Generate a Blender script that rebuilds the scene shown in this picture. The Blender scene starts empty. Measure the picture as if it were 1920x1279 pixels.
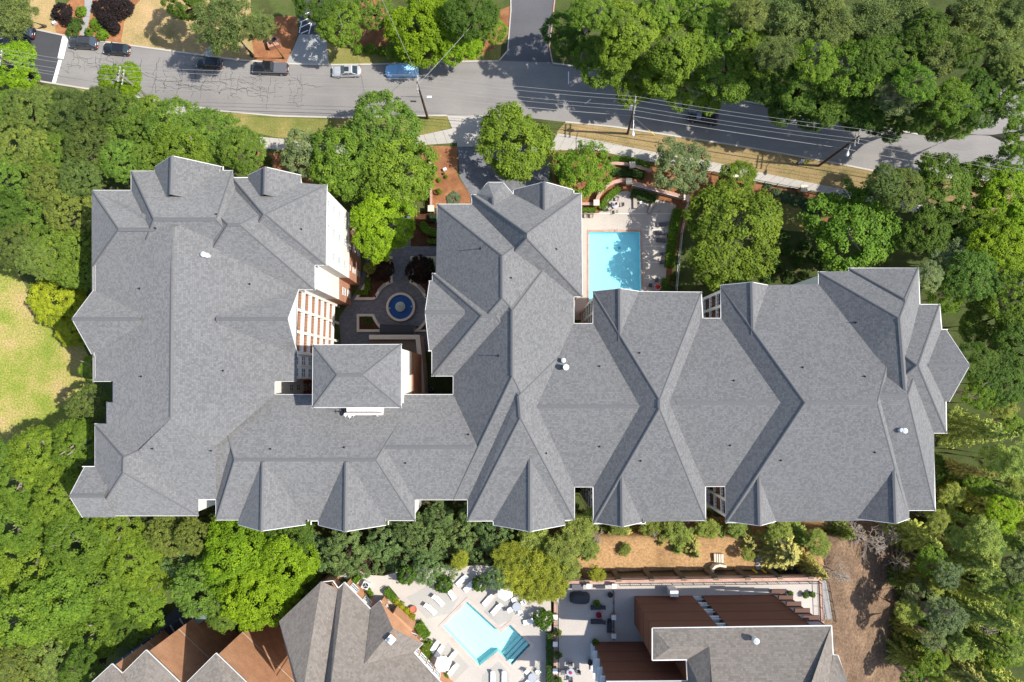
import bpy, bmesh, math, random
import numpy as np
from mathutils import Vector, Matrix
from mathutils.geometry import tessellate_polygon
from mathutils.bvhtree import BVHTree

random.seed(7); RNG = np.random.default_rng(7)
SC = bpy.context.scene
COL = SC.collection
PI = math.pi

# ------------------------------------------------------------------ camera, sky, sun, exposure
CAM_H = 111.0
TILT = math.radians(3.376)          # the drone's gimbal looks a little north of straight down
cam_d = bpy.data.cameras.new('camera'); cam_d.lens = 24.0; cam_d.sensor_width = 36.0
cam_d.clip_start = 0.5; cam_d.clip_end = 3000
cam = bpy.data.objects.new('camera', cam_d); COL.objects.link(cam)
cam.location = (0, 0, CAM_H); cam.rotation_euler = (TILT, 0, 0)
SC.camera = cam
SUN_EL = math.radians(52); SUN_AZ = math.radians(93)   # compass angle from +Y, clockwise
w = bpy.data.worlds.new('World'); SC.world = w; w.use_nodes = True
nt = w.node_tree; bg = nt.nodes['Background']
sky = nt.nodes.new('ShaderNodeTexSky'); sky.sky_type = 'NISHITA'; sky.sun_disc = False
sky.sun_elevation = SUN_EL; sky.sun_rotation = SUN_AZ; sky.air_density = 1.0; sky.dust_density = 1.2
nt.links.new(sky.outputs[0], bg.inputs[0]); bg.inputs[1].default_value = 0.15
sun_d = bpy.data.lights.new('sun', 'SUN'); sun_d.energy = 4.6; sun_d.angle = math.radians(0.53)
sun_d.color = (1.0, 0.95, 0.87)
sun = bpy.data.objects.new('sun', sun_d); COL.objects.link(sun)
sun.location = (120, 0, 160)
sdir = Vector((math.sin(SUN_AZ)*math.cos(SUN_EL), math.cos(SUN_AZ)*math.cos(SUN_EL), math.sin(SUN_EL)))
sun.rotation_euler = (-sdir).to_track_quat('-Z', 'Y').to_euler()
SC.view_settings.view_transform = 'Standard'; SC.view_settings.look = 'None'
SC.view_settings.gamma = 1.0; SC.view_settings.use_curve_mapping = False
SC.view_settings.exposure = 0.58
SC.render.engine = 'CYCLES'

# ------------------------------------------------------------------ survey: photo measurements -> metres
_up = Vector((0, math.cos(TILT), math.sin(TILT))); _fw = Vector((0, math.sin(TILT), -math.cos(TILT)))
def ray(px, py):
    return Vector(((px-960)/1280.0, 0, 0)) + _up*((639.5-py)/1280.0) + _fw
def W(px, py, z=0.0):
    d = ray(px, py); t = (z-CAM_H)/d.z
    return Vector((0, 0, CAM_H)) + d*t
def onplane(px, py, p0, n):
    d = ray(px, py); o = Vector((0, 0, CAM_H))
    t = (p0-o).dot(n)/d.dot(n)
    return o + d*t
def mpp(px, py, z=0.0):
    return (W(px+1, py, z)-W(px, py, z)).length

# ------------------------------------------------------------------ materials
MATS = {}
def nodes(name):
    m = bpy.data.materials.new(name); m.use_nodes = True
    MATS[name] = m
    return m, m.node_tree, m.node_tree.nodes['Principled BSDF']
def rgb(c): return (c[0], c[1], c[2], 1.0)
def N(nt, typ, **kw):
    n = nt.nodes.new(typ)
    for k, v in kw.items():
        if k in n.inputs.keys() if isinstance(k, str) and hasattr(n.inputs, 'keys') else False: n.inputs[k].default_value = v
        else: setattr(n, k, v)
    return n
def ramp(nt, fac, stops):
    r = nt.nodes.new('ShaderNodeValToRGB')
    e = r.color_ramp.elements
    while len(e) < len(stops): e.new(0.5)
    for i, (p, c) in enumerate(stops):
        e[i].position = p; e[i].color = rgb(c)
    nt.links.new(fac, r.inputs[0]); return r.outputs[0]
def noise(nt, vec, scale, detail=4, rough=0.6):
    n = nt.nodes.new('ShaderNodeTexNoise'); n.inputs['Scale'].default_value = scale
    n.inputs['Detail'].default_value = detail; n.inputs['Roughness'].default_value = rough
    if vec is not None: nt.links.new(vec, n.inputs['Vector'])
    return n.outputs['Fac']
def mixc(nt, fac, a, b, mode='MIX'):
    m = nt.nodes.new('ShaderNodeMix'); m.data_type = 'RGBA'; m.blend_type = mode
    def put(s, v):
        if isinstance(v, (tuple, list)): s.default_value = rgb(v)
        elif isinstance(v, (int, float)): s.default_value = v
        else: nt.links.new(v, s)
    put(m.inputs[0], fac); put(m.inputs[6], a); put(m.inputs[7], b)
    return m.outputs[2]
def bump(nt, bs, h, strength=0.4, dist=0.05):
    b = nt.nodes.new('ShaderNodeBump'); b.inputs['Strength'].default_value = strength
    b.inputs['Distance'].default_value = dist
    nt.links.new(h, b.inputs['Height']); nt.links.new(b.outputs[0], bs.inputs['Normal'])
def flat(name, c, rough=0.6, metal=0.0, var=0.12, scale=3.0, spec=0.4):
    m, nt, bs = nodes(name)
    tc = nt.nodes.new('ShaderNodeTexCoord')
    f = noise(nt, tc.outputs['Object'], scale)
    col = mixc(nt, f, tuple(x*(1-var) for x in c), tuple(min(1, x*(1+var)) for x in c))
    nt.links.new(col, bs.inputs['Base Color'])
    bs.inputs['Roughness'].default_value = rough; bs.inputs['Metallic'].default_value = metal
    bs.inputs['Specular IOR Level'].default_value = spec
    return m
def patchy(name, stops, scale=0.25, fine=6.0, finevar=0.35, bumpd=0.05, rough=0.95):
    m, nt, bs = nodes(name)
    ge = nt.nodes.new('ShaderNodeNewGeometry')
    f = noise(nt, ge.outputs['Position'], scale, 6, 0.65)
    c = ramp(nt, f, stops)
    g = noise(nt, ge.outputs['Position'], fine, 4, 0.7)
    gm = ramp(nt, g, [(0.3, (1-finevar,)*3), (0.7, (1+finevar,)*3)])
    c = mixc(nt, 1.0, c, gm, 'MULTIPLY')
    nt.links.new(c, bs.inputs['Base Color'])
    bs.inputs['Roughness'].default_value = rough; bs.inputs['Specular IOR Level'].default_value = 0.1
    bs.inputs['Diffuse Roughness'].default_value = 0.8
    bump(nt, bs, g, 0.6, bumpd)
    return m
def shingle(name, dark, mid, light, row=0.20, tab=0.42):
    m, nt, bs = nodes(name)
    uv = nt.nodes.new('ShaderNodeUVMap'); ge = nt.nodes.new('ShaderNodeNewGeometry')
    br = nt.nodes.new('ShaderNodeTexBrick')
    br.inputs['Scale'].default_value = 1.0; br.inputs['Brick Width'].default_value = tab
    br.inputs['Row Height'].default_value = row; br.inputs['Mortar Size'].default_value = 0.018
    br.inputs['Mortar Smooth'].default_value = 0.4; br.offset = 0.37; br.offset_frequency = 3; br.squash = 0.7; br.squash_frequency = 2
    br.inputs['Color1'].default_value = rgb((0, 0, 0)); br.inputs['Color2'].default_value = rgb((1, 1, 1))
    br.inputs['Mortar'].default_value = rgb((-0.25,)*3); br.inputs['Bias'].default_value = 0.0
    nt.links.new(uv.outputs[0], br.inputs['Vector'])
    f1 = noise(nt, ge.outputs['Position'], 1.7, 5, 0.75)
    f2 = noise(nt, ge.outputs['Position'], 0.06, 3, 0.5)
    f3 = noise(nt, ge.outputs['Position'], 9.0, 3, 0.7)
    a = nt.nodes.new('ShaderNodeMath'); a.operation = 'MULTIPLY'; a.inputs[1].default_value = 0.32
    nt.links.new(br.outputs['Color'], a.inputs[0])
    b = nt.nodes.new('ShaderNodeMath'); b.operation = 'MULTIPLY_ADD'; b.inputs[1].default_value = 0.20
    nt.links.new(f1, b.inputs[0]); nt.links.new(a.outputs[0], b.inputs[2])
    c2 = nt.nodes.new('ShaderNodeMath'); c2.operation = 'MULTIPLY_ADD'; c2.inputs[1].default_value = 0.42
    nt.links.new(f3, c2.inputs[0]); nt.links.new(b.outputs[0], c2.inputs[2])
    d = nt.nodes.new('ShaderNodeMath'); d.operation = 'MULTIPLY_ADD'; d.inputs[1].default_value = 0.22
    nt.links.new(f2, d.inputs[0]); nt.links.new(c2.outputs[0], d.inputs[2])
    c = ramp(nt, d.outputs[0], [(0.30, dark), (0.66, mid), (1.0, light)])
    nt.links.new(c, bs.inputs['Base Color'])
    bs.inputs['Roughness'].default_value = 0.9; bs.inputs['Diffuse Roughness'].default_value = 0.52
    bs.inputs['Specular IOR Level'].default_value = 0.15
    bump(nt, bs, br.outputs['Fac'], -0.35, 0.03)
    return m
shingle('shingle_grey', (0.115, 0.116, 0.118), (0.190, 0.190, 0.190), (0.24, 0.239, 0.238), row=0.25, tab=0.32)
shingle('shingle_tan', (0.14, 0.122, 0.105), (0.222, 0.197, 0.172), (0.28, 0.25, 0.22), row=0.25)
flat('ridge_cap', (0.135, 0.135, 0.137), 0.9, var=0.25, scale=7, spec=0.1)
flat('ridge_cap_tan', (0.19, 0.165, 0.14), 0.9, var=0.25, scale=7, spec=0.1)
flat('white_trim', (0.70, 0.69, 0.66), 0.5, var=0.04)
flat('stucco', (0.70, 0.67, 0.62), 0.9, var=0.05, scale=1.2, spec=0.1)
flat('cream_stone', (0.62, 0.55, 0.44), 0.85, var=0.12, scale=2.5, spec=0.15)
flat('white_paint', (0.8, 0.8, 0.78), 0.45, var=0.03)
flat('white_metal', (0.72, 0.74, 0.75), 0.35, 0.2, var=0.05)
flat('galvanised', (0.55, 0.57, 0.58), 0.35, 0.6, var=0.1)
flat('dark_metal', (0.025, 0.025, 0.028), 0.45, 0.3)
flat('black_rail', (0.018, 0.017, 0.017), 0.5, 0.2)
flat('rubber', (0.02, 0.02, 0.02), 0.8)
flat('grey_sling', (0.10, 0.10, 0.115), 0.8, var=0.1, scale=6)
flat('taupe_sling', (0.36, 0.31, 0.26), 0.8, var=0.1, scale=6)
flat('charcoal_cover', (0.035, 0.038, 0.045), 0.75, var=0.2)
flat('red_fabric', (0.55, 0.06, 0.025), 0.8, var=0.15)
flat('terracotta', (0.42, 0.13, 0.08), 0.8, var=0.15)
flat('magenta_flowers', (0.35, 0.03, 0.08), 0.8, var=0.3, scale=12)
flat('umbrella_white', (0.78, 0.77, 0.73), 0.8, var=0.03)
flat('wood_pole', (0.10, 0.065, 0.045), 0.9, var=0.35, scale=5, spec=0.1)
flat('grey_pole', (0.26, 0.24, 0.21), 0.9, var=0.25, scale=5, spec=0.1)
flat('bark', (0.10, 0.075, 0.055), 0.95, var=0.4, scale=5, spec=0.05)
flat('pale_bark', (0.33, 0.28, 0.23), 0.95, var=0.3, scale=5, spec=0.05)
flat('brown_siding', (0.19, 0.075, 0.045), 0.7, var=0.10, scale=0.8, spec=0.2)
flat('brown_trim', (0.10, 0.045, 0.03), 0.7, var=0.1)
flat('glass_dark', (0.03, 0.045, 0.06), 0.08, var=0.2, spec=0.8)
flat('window_glass', (0.22, 0.26, 0.30), 0.10, var=0.2, scale=0.7, spec=0.8)
flat('wire', (0.30, 0.30, 0.29), 0.5)
flat('tar', (0.022, 0.022, 0.024), 0.7, var=0.2)
flat('skin', (0.45, 0.26, 0.18), 0.6)
flat('hivis', (0.62, 0.75, 0.03), 0.7, var=0.1)
flat('denim', (0.06, 0.08, 0.13), 0.9)
flat('shirt_pale', (0.52, 0.55, 0.62), 0.9)
flat('trousers_pale', (0.48, 0.47, 0.43), 0.9)
flat('dark_hair', (0.03, 0.02, 0.015), 0.8)
flat('yellow_guard', (0.75, 0.52, 0.03), 0.6)
flat('tail_red', (0.35, 0.01, 0.012), 0.25)
flat('lamp_clear', (0.75, 0.77, 0.78), 0.15)
flat('teal_glass', (0.16, 0.22, 0.22), 0.2, var=0.2)
flat('fountain_stone', (0.42, 0.47, 0.42), 0.7, var=0.2)
flat('pool_blue', (0.012, 0.085, 0.26), 0.6, var=0.12, scale=1.5)
flat('pool_plaster', (0.40, 0.72, 0.80), 0.7, var=0.03, scale=0.8)
flat('pool_plaster_pale', (0.46, 0.74, 0.75), 0.7, var=0.03, scale=0.8)
flat('stripe_teal', (0.12, 0.36, 0.42), 0.7)
def asphalt(name, c, var):
    m, nt, bs = nodes(name)
    ge = nt.nodes.new('ShaderNodeNewGeometry')
    mp = nt.nodes.new('ShaderNodeMapping'); mp.inputs['Scale'].default_value = (0.12, 1.0, 1); mp.inputs['Rotation'].default_value = (0, 0, 0.07)
    nt.links.new(ge.outputs['Position'], mp.inputs['Vector'])
    f = noise(nt, mp.outputs[0], 0.55, 5, 0.6); g = noise(nt, ge.outputs['Position'], 7, 3, 0.7); h = noise(nt, ge.outputs['Position'], 0.12, 4, 0.6)
    col = mixc(nt, f, tuple(x*(1-var) for x in c), tuple(x*(1+var) for x in c))
    col = mixc(nt, 1.0, col, ramp(nt, g, [(0.3, (0.85,)*3), (0.7, (1.15,)*3)]), 'MULTIPLY')
    col = mixc(nt, 1.0, col, ramp(nt, h, [(0.3, (0.86, 0.87, 0.88)), (0.7, (1.1, 1.09, 1.07))]), 'MULTIPLY')
    nt.links.new(col, bs.inputs['Base Color']); bs.inputs['Roughness'].default_value = 0.9
    bs.inputs['Specular IOR Level'].default_value = 0.2
    return m
asphalt('asphalt', (0.225, 0.212, 0.20), 0.2)
asphalt('asphalt_new', (0.062, 0.063, 0.068), 0.15)
asphalt('asphalt_drive', (0.105, 0.105, 0.112), 0.2)
asphalt('concrete', (0.40, 0.375, 0.335), 0.10)
asphalt('concrete_kerb', (0.44, 0.41, 0.36), 0.15)
asphalt('concrete_grey', (0.30, 0.30, 0.29), 0.12)
asphalt('deck', (0.44, 0.40, 0.355), 0.08)
asphalt('deck_grey', (0.36, 0.345, 0.315), 0.10)
asphalt('terrace', (0.43, 0.39, 0.35), 0.1)
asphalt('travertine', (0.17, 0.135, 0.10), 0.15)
patchy('ground_soil', [(0.3, (0.06, 0.06, 0.025)), (0.55, (0.085, 0.115, 0.032)), (0.75, (0.13, 0.11, 0.05))], 0.35)
patchy('lawn', [(0.30, (0.13, 0.20, 0.028)), (0.44, (0.21, 0.24, 0.045)), (0.56, (0.31, 0.275, 0.09)), (0.68, (0.37, 0.28, 0.13))], 0.13, 4, 0.5)
patchy('dry_grass', [(0.30, (0.17, 0.155, 0.06)), (0.46, (0.33, 0.25, 0.115)), (0.68, (0.43, 0.30, 0.155))], 0.22, 5)
patchy('verge_grass', [(0.28, (0.11, 0.15, 0.035)), (0.5, (0.21, 0.20, 0.06)), (0.7, (0.33, 0.26, 0.105))], 0.22, 5)
patchy('mulch', [(0.3, (0.19, 0.08, 0.04)), (0.55, (0.31, 0.145, 0.068)), (0.75, (0.40, 0.215, 0.11))], 0.5, 8)
patchy('bark_mulch', [(0.3, (0.06, 0.03, 0.018)), (0.6, (0.11, 0.055, 0.03)), (0.8, (0.15, 0.08, 0.04))], 0.8, 8)
patchy('clay_bank', [(0.3, (0.30, 0.18, 0.085)), (0.5, (0.46, 0.29, 0.14)), (0.7, (0.52, 0.33, 0.17))], 0.18, 3)
patchy('clay_slope', [(0.3, (0.13, 0.085, 0.055)), (0.55, (0.21, 0.14, 0.09)), (0.75, (0.31, 0.21, 0.13))], 0.35, 3, 0.5)
def brickmat(name, c1, c2, mortar, bw=0.22, bh=0.075):
    m, nt, bs = nodes(name)
    uv = nt.nodes.new('ShaderNodeUVMap'); br = nt.nodes.new('ShaderNodeTexBrick')
    br.inputs['Scale'].default_value = 1.0; br.inputs['Brick Width'].default_value = bw; br.inputs['Row Height'].default_value = bh
    br.inputs['Mortar Size'].default_value = 0.01
    br.inputs['Color1'].default_value = rgb(c1); br.inputs['Color2'].default_value = rgb(c2); br.inputs['Mortar'].default_value = rgb(mortar)
    nt.links.new(uv.outputs[0], br.inputs['Vector'])
    ge = nt.nodes.new('ShaderNodeNewGeometry'); f = noise(nt, ge.outputs['Position'], 0.6, 5, 0.7)
    col = mixc(nt, 1.0, br.outputs['Color'], ramp(nt, f, [(0.3, (0.82,)*3), (0.7, (1.15,)*3)]), 'MULTIPLY')
    nt.links.new(col, bs.inputs['Base Color']); bs.inputs['Roughness'].default_value = 0.9
    bs.inputs['Specular IOR Level'].default_value = 0.1
    return m
brickmat('brick', (0.36, 0.14, 0.075), (0.46, 0.20, 0.11), (0.45, 0.33, 0.25))
brickmat('brick_orange', (0.46, 0.20, 0.095), (0.55, 0.27, 0.14), (0.52, 0.34, 0.22))
brickmat('brick_pink', (0.36, 0.19, 0.14), (0.45, 0.26, 0.19), (0.5, 0.42, 0.36), 0.2, 0.1)
brickmat('paver', (0.14, 0.143, 0.16), (0.20, 0.20, 0.215), (0.10, 0.10, 0.105), 0.4, 0.2)
def water(name, tint, wave):
    m = bpy.data.materials.new(name); m.use_nodes = True; MATS[name] = m; nt = m.node_tree
    nt.nodes.remove(nt.nodes['Principled BSDF']); out = nt.nodes['Material Output']
    tr = nt.nodes.new('ShaderNodeBsdfTransparent'); tr.inputs[0].default_value = rgb(tint)
    gl = nt.nodes.new('ShaderNodeBsdfGlossy'); gl.inputs['Roughness'].default_value = 0.03
    fr = nt.nodes.new('ShaderNodeFresnel'); fr.inputs[0].default_value = 1.33
    mx = nt.nodes.new('ShaderNodeMixShader')
    ge = nt.nodes.new('ShaderNodeNewGeometry'); f = noise(nt, ge.outputs['Position'], 2.2, 2, 0.5)
    b = nt.nodes.new('ShaderNodeBump'); b.inputs['Strength'].default_value = wave; b.inputs['Distance'].default_value = 0.1
    nt.links.new(f, b.inputs['Height']); nt.links.new(b.outputs[0], gl.inputs['Normal']); nt.links.new(b.outputs[0], fr.inputs['Normal'])
    nt.links.new(fr.outputs[0], mx.inputs[0]); nt.links.new(tr.outputs[0], mx.inputs[1]); nt.links.new(gl.outputs[0], mx.inputs[2])
    nt.links.new(mx.outputs[0], out.inputs[0])
water('pool_water', (0.80, 0.95, 0.97), 0.12)
water('pool_water_pale', (0.90, 0.97, 0.97), 0.12)
brickmat('coping_pale', (0.44, 0.34, 0.29), (0.50, 0.40, 0.34), (0.52, 0.46, 0.41), 0.2, 0.1)
flat('balcony_tile', (0.33, 0.17, 0.10), 0.85, var=0.2, scale=2)
water('fountain_water', (0.6, 0.8, 0.95), 0.25)
def leafmat(name, rough=0.55, trans=0.3):
    m = bpy.data.materials.new(name); m.use_nodes = True; MATS[name] = m; nt = m.node_tree
    bs = nt.nodes['Principled BSDF']; out = nt.nodes['Material Output']
    oi = nt.nodes.new('ShaderNodeObjectInfo'); at = nt.nodes.new('ShaderNodeAttribute'); at.attribute_name = 'tint'
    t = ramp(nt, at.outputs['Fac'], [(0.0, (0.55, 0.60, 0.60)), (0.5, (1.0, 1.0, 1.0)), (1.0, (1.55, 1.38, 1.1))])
    c = mixc(nt, 1.0, oi.outputs['Color'], t, 'MULTIPLY')
    nt.links.new(c, bs.inputs['Base Color']); bs.inputs['Roughness'].default_value = rough
    bs.inputs['Specular IOR Level'].default_value = 0.14
    tl = nt.nodes.new('ShaderNodeBsdfTranslucent')
    c2 = mixc(nt, 1.0, c, (1.25, 1.35, 0.55), 'MULTIPLY'); nt.links.new(c2, tl.inputs[0])
    mx = nt.nodes.new('ShaderNodeMixShader'); mx.inputs[0].default_value = trans
    nt.links.new(bs.outputs[0], mx.inputs[1]); nt.links.new(tl.outputs[0], mx.inputs[2]); nt.links.new(mx.outputs[0], out.inputs[0])
leafmat('leaf'); leafmat('needle', 0.7, 0.22)
def carpaint(name, c, metal=0.0):
    m, nt, bs = nodes(name)
    tc = nt.nodes.new('ShaderNodeTexCoord'); f = noise(nt, tc.outputs['Object'], 1.5)
    nt.links.new(mixc(nt, f, tuple(x*0.9 for x in c), tuple(x*1.1 for x in c)), bs.inputs['Base Color'])
    bs.inputs['Roughness'].default_value = 0.3; bs.inputs['Metallic'].default_value = metal
    bs.inputs['Coat Weight'].default_value = 0.7; bs.inputs['Coat Roughness'].default_value = 0.06
carpaint('paint_black', (0.012, 0.012, 0.014)); carpaint('paint_grey', (0.055, 0.057, 0.062), 0.3)
carpaint('paint_silver', (0.52, 0.53, 0.54), 0.35)
flat('blue_tarp', (0.27, 0.50, 0.78), 0.5, var=0.08, scale=2, spec=0.4)

# ------------------------------------------------------------------ building blocks
def tag(o, label=None, cat=None, group=None, kind=None):
    if label: o['label'] = label
    if cat: o['category'] = cat
    if group: o['group'] = group
    if kind: o['kind'] = kind
    return o
def thing(name, label, cat, loc=(0, 0, 0), rotz=0, group=None):
    o = bpy.data.objects.new(name, None); COL.objects.link(o); o.empty_display_size = 0.3
    o.location = loc; o.rotation_euler = (0, 0, rotz)
    return tag(o, label, cat, group)
def link(name, me, parent=None, mat=None):
    o = bpy.data.objects.new(name, me); COL.objects.link(o)
    if parent is not None: o.parent = parent
    if mat and not me.materials: me.materials.append(MATS[mat])
    return o
def add_uv(me):
    uvl = me.uv_layers.new(name='UVMap')
    for p in me.polygons:
        n = p.normal
        u = Vector((0, 0, 1)).cross(n)
        if u.length < 0.02: u = Vector((1, 0, 0))
        u.normalize(); v = n.cross(u)
        for li in p.loop_indices:
            co = me.vertices[me.loops[li].vertex_index].co
            uvl.data[li].uv = (co.dot(u), co.dot(v))
def mesh(name, verts, faces, mat, parent=None, uv=False, smooth=False, link_it=True):
    me = bpy.data.meshes.new(name)
    me.from_pydata([tuple(v) for v in verts], [], faces); me.update()
    if uv: add_uv(me)
    if smooth:
        for p in me.polygons: p.use_smooth = True
    me.materials.append(MATS[mat])
    return link(name, me, parent) if link_it else me
class MB:
    """collects simple solids and links them as one mesh"""
    def __init__(s): s.v = []; s.f = []
    def add(s, vs, fs):
        b = len(s.v); s.v += [Vector(v) for v in vs]; s.f += [[i+b for i in f] for f in fs]; return s
    def box(s, c, d, rot=0.0, taper=1.0):
        x, y, z = d[0]/2, d[1]/2, d[2]/2; R = Matrix.Rotation(rot, 3, 'Z'); c = Vector(c)
        vs = [c + R @ Vector((sx*x*(taper if sz > 0 else 1), sy*y*(taper if sz > 0 else 1), sz*z)) for sz in (-1, 1) for sx, sy in ((-1, -1), (1, -1), (1, 1), (-1, 1))]
        return s.add(vs, [[3, 2, 1, 0], [4, 5, 6, 7], [0, 1, 5, 4], [1, 2, 6, 5], [2, 3, 7, 6], [3, 0, 4, 7]])
    def bar(s, a, b, w, h=None, up=Vector((0, 0, 1))):
        a = Vector(a); b = Vector(b); h = h or w; d = (b-a).normalized()
        sd = d.cross(up)
        if sd.length < 1e-3: sd = d.cross(Vector((1, 0, 0)))
        sd.normalize(); u = sd.cross(d)
        vs = [p + sd*(i*w/2) + u*(j*h/2) for p in (a, b) for i, j in ((-1, -1), (1, -1), (1, 1), (-1, 1))]
        return s.add(vs, [[0, 1, 2, 3], [7, 6, 5, 4], [0, 4, 5, 1], [1, 5, 6, 2], [2, 6, 7, 3], [3, 7, 4, 0]])
    def tube(s, pts, rads, n=8, cap=True):
        rings = []; pts = [Vector(p) for p in pts]
        if not isinstance(rads, (list, tuple)): rads = [rads]*len(pts)
        for i, p in enumerate(pts):
            d = (pts[min(i+1, len(pts)-1)]-pts[max(i-1, 0)]).normalized()
            a = d.cross(Vector((0, 0, 1)))
            if a.length < 0.05: a = d.cross(Vector((1, 0, 0)))
            a.normalize(); b = d.cross(a)
            rings.append([p + a*(math.cos(2*PI*k/n)*rads[i]) + b*(math.sin(2*PI*k/n)*rads[i]) for k in range(n)])
        vs = [v for r in rings for v in r]; fs = []
        for i in range(len(pts)-1):
            for k in range(n): fs.append([i*n+k, i*n+(k+1) % n, (i+1)*n+(k+1) % n, (i+1)*n+k])
        if cap: fs.append(list(range(n))[::-1]); fs.append([(len(pts)-1)*n+k for k in range(n)])
        return s.add(vs, fs)
    def lathe(s, prof, c=(0, 0, 0), n=24):
        c = Vector(c); vs = []; fs = []
        for r, z in prof: vs += [c + Vector((math.cos(2*PI*k/n)*r, math.sin(2*PI*k/n)*r, z)) for k in range(n)]
        for i in range(len(prof)-1):
            for k in range(n): fs.append([i*n+k, i*n+(k+1) % n, (i+1)*n+(k+1) % n, (i+1)*n+k])
        return s.add(vs, fs)
    def prism(s, poly, z0, z1):
        n = len(poly); area = sum(poly[i][0]*poly[(i+1) % n][1]-poly[(i+1) % n][0]*poly[i][1] for i in range(n))
        if area < 0: poly = poly[::-1]
        vs = [(p[0], p[1], z0) for p in poly] + [(p[0], p[1], z1) for p in poly]
        fs = [list(t) for t in tessellate_polygon([[Vector((p[0], p[1], 0)) for p in poly]])]
        top = []
        for t in fs:
            a, b, c = [Vector(vs[i]) for i in t]
            if (b-a).cross(c-a).z < 0: t = t[::-1]
            top.append([i+n for i in t])
        return s.add(vs, top + [[i, (i+1) % n, (i+1) % n+n, i+n] for i in range(n)])
    def build(s, name, mat, parent=None, uv=False, smooth=False, link_it=True):
        return mesh(name, s.v, s.f, mat, parent, uv, smooth, link_it)
def copy_tree(o, parent=None):
    c = o.copy(); COL.objects.link(c); c.parent = parent
    for ch in o.children: copy_tree(ch, c)
    return c
def px_poly(pts, z=0.0): return [W(p[0], p[1], z) for p in pts]
def sheet(name, pts, z, mat, holes=(), kind='structure', uv=True, world=False, zpx=None):
    """flat ground sheet; pts measured in the photo, optional holes"""
    loops = [[(Vector(p) if world else W(p[0], p[1], z if zpx is None else zpx)) for p in pts]] + [list(h) for h in holes]
    flatv = [Vector((v.x, v.y, 0)) for lp in loops for v in lp]
    tris = tessellate_polygon([[Vector((v.x, v.y, 0)) for v in lp] for lp in loops])
    fs = []
    for t in tris:
        a, b, c = [flatv[i] for i in t]
        fs.append(list(t) if (b-a).cross(c-a).z > 0 else list(t)[::-1])
    o = mesh(name, [(v.x, v.y, z) for v in flatv], fs, mat, None, uv)
    if kind: o['kind'] = kind
    return o

# ================================================================== THE SETTING
def path_strip(name, pts, width, z0, z1, mat, parent=None, kind='structure', closed=False):
    """a solid strip (kerb, coping, low wall) that follows a measured line; pts in world xy"""
    P = [Vector((p[0], p[1], 0)) for p in pts]; n = len(P); L = []; Rr = []
    for i in range(n):
        a = P[(i-1) % n] if (closed or i > 0) else P[i]; b = P[(i+1) % n] if (closed or i < n-1) else P[i]
        d1 = (P[i]-a); d2 = (b-P[i])
        d1 = d1.normalized() if d1.length > 1e-6 else d2.normalized(); d2 = d2.normalized() if d2.length > 1e-6 else d1
        d = (d1+d2).normalized(); nn = Vector((-d.y, d.x, 0)); c = max(0.5, d.dot(d1))
        L.append(P[i]+nn*(width/2/c)); Rr.append(P[i]-nn*(width/2/c))
    vs = []
    for i in range(n): vs += [(L[i].x, L[i].y, z0), (L[i].x, L[i].y, z1), (Rr[i].x, Rr[i].y, z1), (Rr[i].x, Rr[i].y, z0)]
    fs = []
    for i in range(n if closed else n-1):
        a = 4*i; b = 4*((i+1) % n)
        for k in range(3): fs.append([a+k, a+k+1, b+k+1, b+k])
    if not closed: fs += [[3, 2, 1, 0], [4*(n-1)+k for k in range(4)]]
    o = mesh(name, vs, [f[::-1] for f in fs], mat, parent, True)
    if kind: o['kind'] = kind
    return o
def wl(pts, z=0.0): return [W(p[0], p[1], z) for p in pts]

POOL1 = wl([(1104, 435.5), (1199.5, 435), (1203, 575), (1104, 575)])
GROUND_OUT = [Vector((x, y, 0)) for x, y in ((-900, -900), (900, -900), (900, 900), (-900, 900))]
sheet('ground', GROUND_OUT, 0.0, 'ground_soil', holes=[POOL1], world=True)

sheet('lawn', [(-80, 500), (30, 505), (50, 540), (62, 560), (90, 588), (110, 600), (138, 632), (158, 650), (178, 700), (176, 760), (150, 790), (120, 812), (80, 835), (60, 850), (-80, 880)], 0.004, 'lawn')
sheet('verge', [(140, 165), (300, 190), (410, 208), (520, 218), (640, 221), (770, 219), (838, 218), (846, 240), (780, 256), (700, 262), (640, 262), (520, 258), (420, 236), (300, 205), (200, 190)], 0.004, 'verge_grass')
sheet('verge', [(1043, 249), (1060, 229), (1150, 238), (1230, 250), (1360, 270), (1450, 285), (1560, 305), (1660, 325), (1760, 335), (1900, 345), (1900, 420), (1660, 372), (1560, 352), (1450, 330), (1330, 304), (1230, 287), (1120, 265)], 0.004, 'dry_grass')
sheet('verge', [(220, 0), (300, -40), (470, -40), (470, 20), (480, 118), (440, 112), (330, 97), (215, 82), (225, 40)], 0.004, 'dry_grass')
sheet('verge', [(50, -40), (100, -40), (105, 20), (110, 62), (60, 54), (40, 40)], 0.004, 'dry_grass')
sheet('verge', [(612, 80), (640, 85), (720, 105), (800, 108), (900, 105), (940, 80), (938, 114), (900, 114), (790, 117), (700, 120), (613, 121)], 0.006, 'verge_grass')
sheet('lawn', [(1400, 360), (1470, 372), (1540, 400), (1560, 440), (1450, 430), (1390, 400)], 0.006, 'verge_grass')
sheet('mulch_bed', [(100, 30), (175, -40), (300, -40), (235, 30), (226, 85), (130, 68), (105, 62)], 0.008, 'mulch')
sheet('mulch_bed', [(470, 60), (520, 30), (555, 30), (560, 60), (545, 100), (538, 119), (478, 117)], 0.008, 'mulch')
sheet('mulch_bed', [(612, 70), (660, 55), (680, 0), (690, -30), (735, -30), (725, 40), (735, 104), (700, 103), (660, 98), (615, 88)], 0.004, 'mulch')
sheet('mulch_bed', [(935, 20), (960, 10), (955, 60), (930, 100), (860, 106), (800, 106), (850, 98), (910, 80)], 0.004, 'mulch')
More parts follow.
